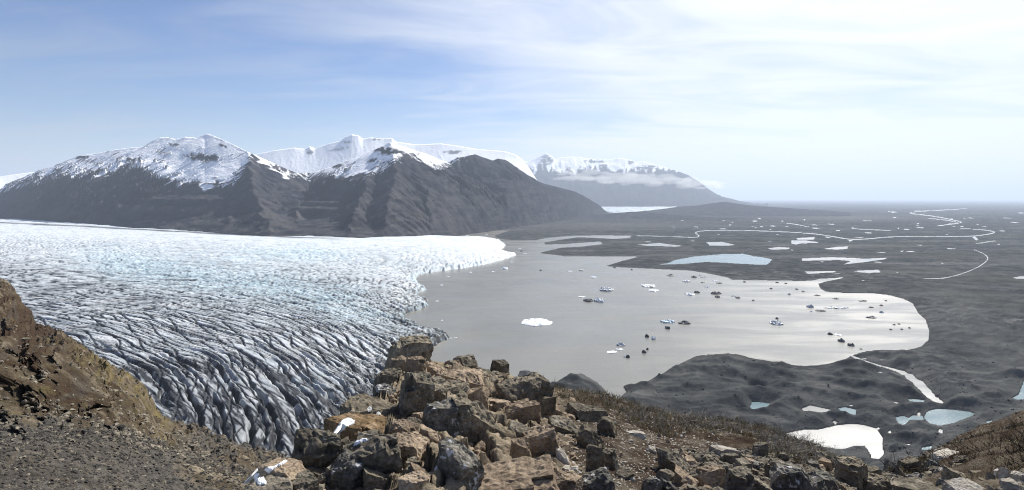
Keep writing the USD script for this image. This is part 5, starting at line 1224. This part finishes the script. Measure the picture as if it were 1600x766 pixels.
v, f = blades(3200, 513, GRASS, 0.04, 0.11, 0.005); tag(put_mesh('/World/dry_grass', v, f, grass_mat), 'dry yellow brown grass at the edge of the heath', 'grass', kind='stuff')

RIGHT = SPoly([(1385,742),(1440,716),(1500,690),(1560,668),(1640,640),(1680,640),(1680,735),(1600,742),(1540,738),(1450,748)])
v, f = twigs(1500, 521, 0.10, 0.30, 0.010, 2.0, RIGHT); tag(put_mesh('/World/slope_heath', v, f, dark_wood), 'low dark scrub scattered over the right hand slope', 'heath', kind='stuff')
v, f = blades(9000, 523, RIGHT, 0.03, 0.09, 0.03, 1.0); tag(put_mesh('/World/slope_leaves', v, f, green_mat), 'dull leaves and moss on the right hand slope', 'heath', kind='stuff')
def on_knoll(px, py, up=0.05):
    g = ground_at(np.array(px, float), np.array(py, float)); return g
def branch(segs, base_row, rad, label, cat='branch', name='dead_branch', mat=pale_wood, off=0.0):
    """Bleached wood: polylines through picture points, all at the distance of the ground at base_row, bent a little in depth."""
    x_, y_ = zip(*segs[0]); Yb = float(ground_at(np.mean(x_), base_row)[1]) - off
    r = np.random.default_rng(int(base_row * 7 + x_[0]))
    L = []
    for s in segs:
        s = np.array(s, float); t = np.linspace(0, len(s) - 1, len(s) * 4 - 3)
        X = np.interp(t, range(len(s)), s[:, 0]); Yy = np.interp(t, range(len(s)), s[:, 1])
        X[1:-1] += r.normal(size=len(X) - 2) * 0.4; Yy[1:-1] += r.normal(size=len(X) - 2) * 0.3
        L.append(world(X, np.full(len(X), Yb) + np.linspace(0, 0.12, len(X)), Yy))
    v, f = tubes(L, [rad * (1 if i == 0 else 0.6) for i in range(len(L))], 5)
    tag(put_mesh(path_of(name), v, f, mat), label, cat)
branch([[(1127,669),(1131,677),(1136,679.5),(1141,678),(1147,682),(1150,679.5),(1151,667)],[(1151,667),(1157,674),(1162,677)],[(1158,677),(1160,671)],[(1141,678),(1144,670)]], 684, 0.013, 'forked bleached branch curling above the dark hollow')
branch([[(1109,677),(1114,673.5),(1122,671.5),(1127,672)],[(1112,677),(1120,676),(1126,674)]], 679, 0.022, 'thick pale driftwood like stump left of the forked branch')
branch([[(1111,694.5),(1121,692),(1128,688.5)]], 695, 0.010, 'short straight dead stick left of the dark hollow')
branch([[(1147,708),(1157,706),(1166,703)]], 709, 0.014, 'pale stick pointing right beside the plank like stone')
branch([[(1173,709.5),(1185,706),(1196.5,701.7),(1210,701)],[(1180,718),(1186,708)]], 710, 0.015, 'long bleached branch lying under the bushes by the big boulder')
branch([[(1121,702.5),(1111,706),(1109,710),(1122,712)]], 713, 0.010, 'curved thin dead branch hooked left of the plank like stone')
branch([[(1175,720.5),(1182,714)],[(1190,719),(1197,712)]], 721, 0.012, 'two short sticks in the black hollow', 'sticks', 'dead_sticks')
branch([[(627,742),(625,732),(623.5,721)]], 744, 0.010, 'single white stick standing upright among the front boulders', 'stick', 'dead_stick')
branch([[(868,607),(867,594),(867.5,588)],[(867,597),(865,592)]], 608, 0.006, 'lone dry stalk standing on the heath against the lake', 'stalk', 'dry_stalk', dark_wood)
branch([[(842,596),(848,590),(850,584)],[(848,590),(843,587)]], 604, 0.007, 'forked dry stalk beside the round dark islet', 'stalk', 'dry_stalk', dark_wood)

# old snow on the boulders: sight lines through the patch find the rock beneath it
near_rocks = []
for p in stage.GetPrimAtPath('/World').GetChildren():
    if p.GetName().startswith('boulder') and p.IsA(UsdGeom.Mesh):
        g = UsdGeom.Mesh(p); near_rocks.append((np.array(g.GetPointsAttr().Get()), np.array(g.GetFaceVertexIndicesAttr().Get()).reshape(-1, 3)))
pv, pf, n_ = [], [], 0
for a, b in near_rocks:
    pxs = 800 + F * a[:, 0].mean() / a[:, 1].mean()
    if pxs < 640: pv.append(a); pf.append(b + n_); n_ += len(a)
rocks_left = trimesh.Trimesh(np.vstack(pv), np.vstack(pf), process=False)
def snow_patch(poly, label, thick=0.014):
    from shapely import affinity
    s = SPoly(poly).buffer(0); x0, y0, x1, y1 = s.bounds
    xs, ys = np.arange(x0 - 1, x1 + 1.2, 1.0), np.arange(y0 - 1, y1 + 1.2, 1.0)
    X, Yy = np.meshgrid(xs, ys)
    X = X + 0.3 * pn2(X / 3, Yy / 3, 3)
    dirs = np.stack([(X - 800) / F, np.ones_like(X), -(Yy - HY) / F], -1).reshape(-1, 3)
    o = np.tile([[0, 0, H]], (len(dirs), 1))
    loc, ri, _ = rocks_left.ray.intersects_location(o, dirs, multiple_hits=False)
    g = ground_at(X.ravel(), Yy.ravel()).reshape(-1, 3)
    P = g.copy(); P[ri] = loc
    ins_ = shapely.contains_xy(s, X.ravel(), Yy.ravel())
    edge_ = np.array([s.exterior.distance(shapely.Point(a, b)) for a, b in zip(X.ravel(), Yy.ravel())])
    med = np.median(P[ins_, 1]); P[:, 1] = np.clip(P[:, 1], med * 0.9, med * 1.12)
    scale_ = P[:, 1:2]; P = np.stack([(X.ravel() - 800) / F * P[:, 1], P[:, 1], H - (Yy.ravel() - HY) / F * P[:, 1]], -1)
    P = P.reshape(*X.shape, 3)
    P[..., 1] = gaussian_filter(P[..., 1], 0.8)
    lift = np.where(ins_, thick * np.clip(0.35 + edge_ / 4, 0, 1.2), -0.006).reshape(X.shape) + 0.003 * pn2(X / 2.5, Yy / 2.5, 8)
    P[..., 2] += lift; P[..., 1] -= lift * 0.8
    i = np.arange(X.size).reshape(X.shape)
    q = np.stack([i[:-1, :-1], i[1:, :-1], i[1:, 1:], i[:-1, 1:]], -1).reshape(-1, 4)
    q = q[ins_[q].any(1)]
    used = np.unique(q); back_ = np.zeros(X.size, int); back_[used] = np.arange(len(used))
    tag(put_mesh(path_of('snow_patch'), P.reshape(-1, 3)[used], back_[q], snow_mat), label, 'snow')
snow_patch([(520,677),(526.7,667),(535,656.3),(544,652.7),(555,656.8),(552.7,662.8),(541.8,667),(538.6,671.5),(533,674.8),(526.7,678)], 'white tongue of old snow on the ochre slab')
snow_patch([(551.6,697.5),(554.8,691),(565.7,685.6),(572,684.5),(576.5,688.8),(567.8,690),(559,695.3)], 'narrow streak of old snow on the tilted grey slab')
snow_patch([(412.6,734.7),(419.5,729.8),(427.8,729),(437.5,723.6),(445.7,718.8),(450,719.5),(443,725),(432,730.5),(425,735.4),(420.9,741)], 'slanting strip of old snow along the top of the brown slab')
snow_patch([(391.8,743),(402.9,738.8),(406.3,741.6),(402.9,748.5),(411,747),(416.7,752.7),(415.3,757.5),(402.9,758.2),(400,752.7)], 'lobed snow patch at the left end of the brown slab')

# ------------------------------------------------------------------ the low cloud on the far mountain
crng = np.random.default_rng(91)
balls = []
for _ in range(95):
    cx = crng.uniform(870, 1130); core = 1 - abs(cx - 1000) / 135
    py = 279.5 + 0.055 * (cx - 985) + crng.normal() * 3.6
    Y = 14500 + crng.uniform(-250, 250); c = world(np.array(cx), np.array(Y), np.array(py))
    b = trimesh.creation.icosphere(2, 1.0)
    b.apply_scale([crng.uniform(120, 300), 170, crng.uniform(35, 110) * (0.6 + 0.6 * core)])
    b.apply_translation(c)
    balls.append(manifold3d.Manifold(manifold3d.Mesh(np.asarray(b.vertices, np.float32), np.asarray(b.faces, np.uint32))))
puff = manifold3d.Manifold.batch_boolean(balls, manifold3d.OpType.Add).refine_to_length(60).to_mesh()
cv = np.array(puff.vert_properties[:, :3], float)
cv += 16 * np.stack([pn3(cv / 90, k) for k in (1, 2, 3)], -1) + 7 * np.stack([pn3(cv / 35, k) for k in (4, 5, 6)], -1)
cloud_mat = usdkit.material(stage, M + 'cloud_mist', {'v': ('principled_volume', {'color': (1.0, 1.0, 1.0), 'density': 0.0011, 'anisotropy': 0.3})}, volume='v.volume')
tag(put_mesh('/World/low_cloud', cv, np.array(puff.tri_verts), cloud_mat), 'band of low white cloud lying along the flank of the far mountain', 'cloud', kind='stuff')

# ------------------------------------------------------------------ the air
haze_mat = usdkit.material(stage, M + 'haze', {'v': ('principled_volume', {'color': (0.70, 0.82, 1.0), 'density': 4.2e-5, 'anisotropy': 0.15})}, volume='v.volume')
hv = trimesh.creation.box(bounds=[(-70000, -3000, -12), (70000, 90500, 1950)])
tag(put_mesh('/World/haze', hv.vertices, hv.faces, haze_mat), 'thin blue haze filling the valley', 'haze', kind='stuff')
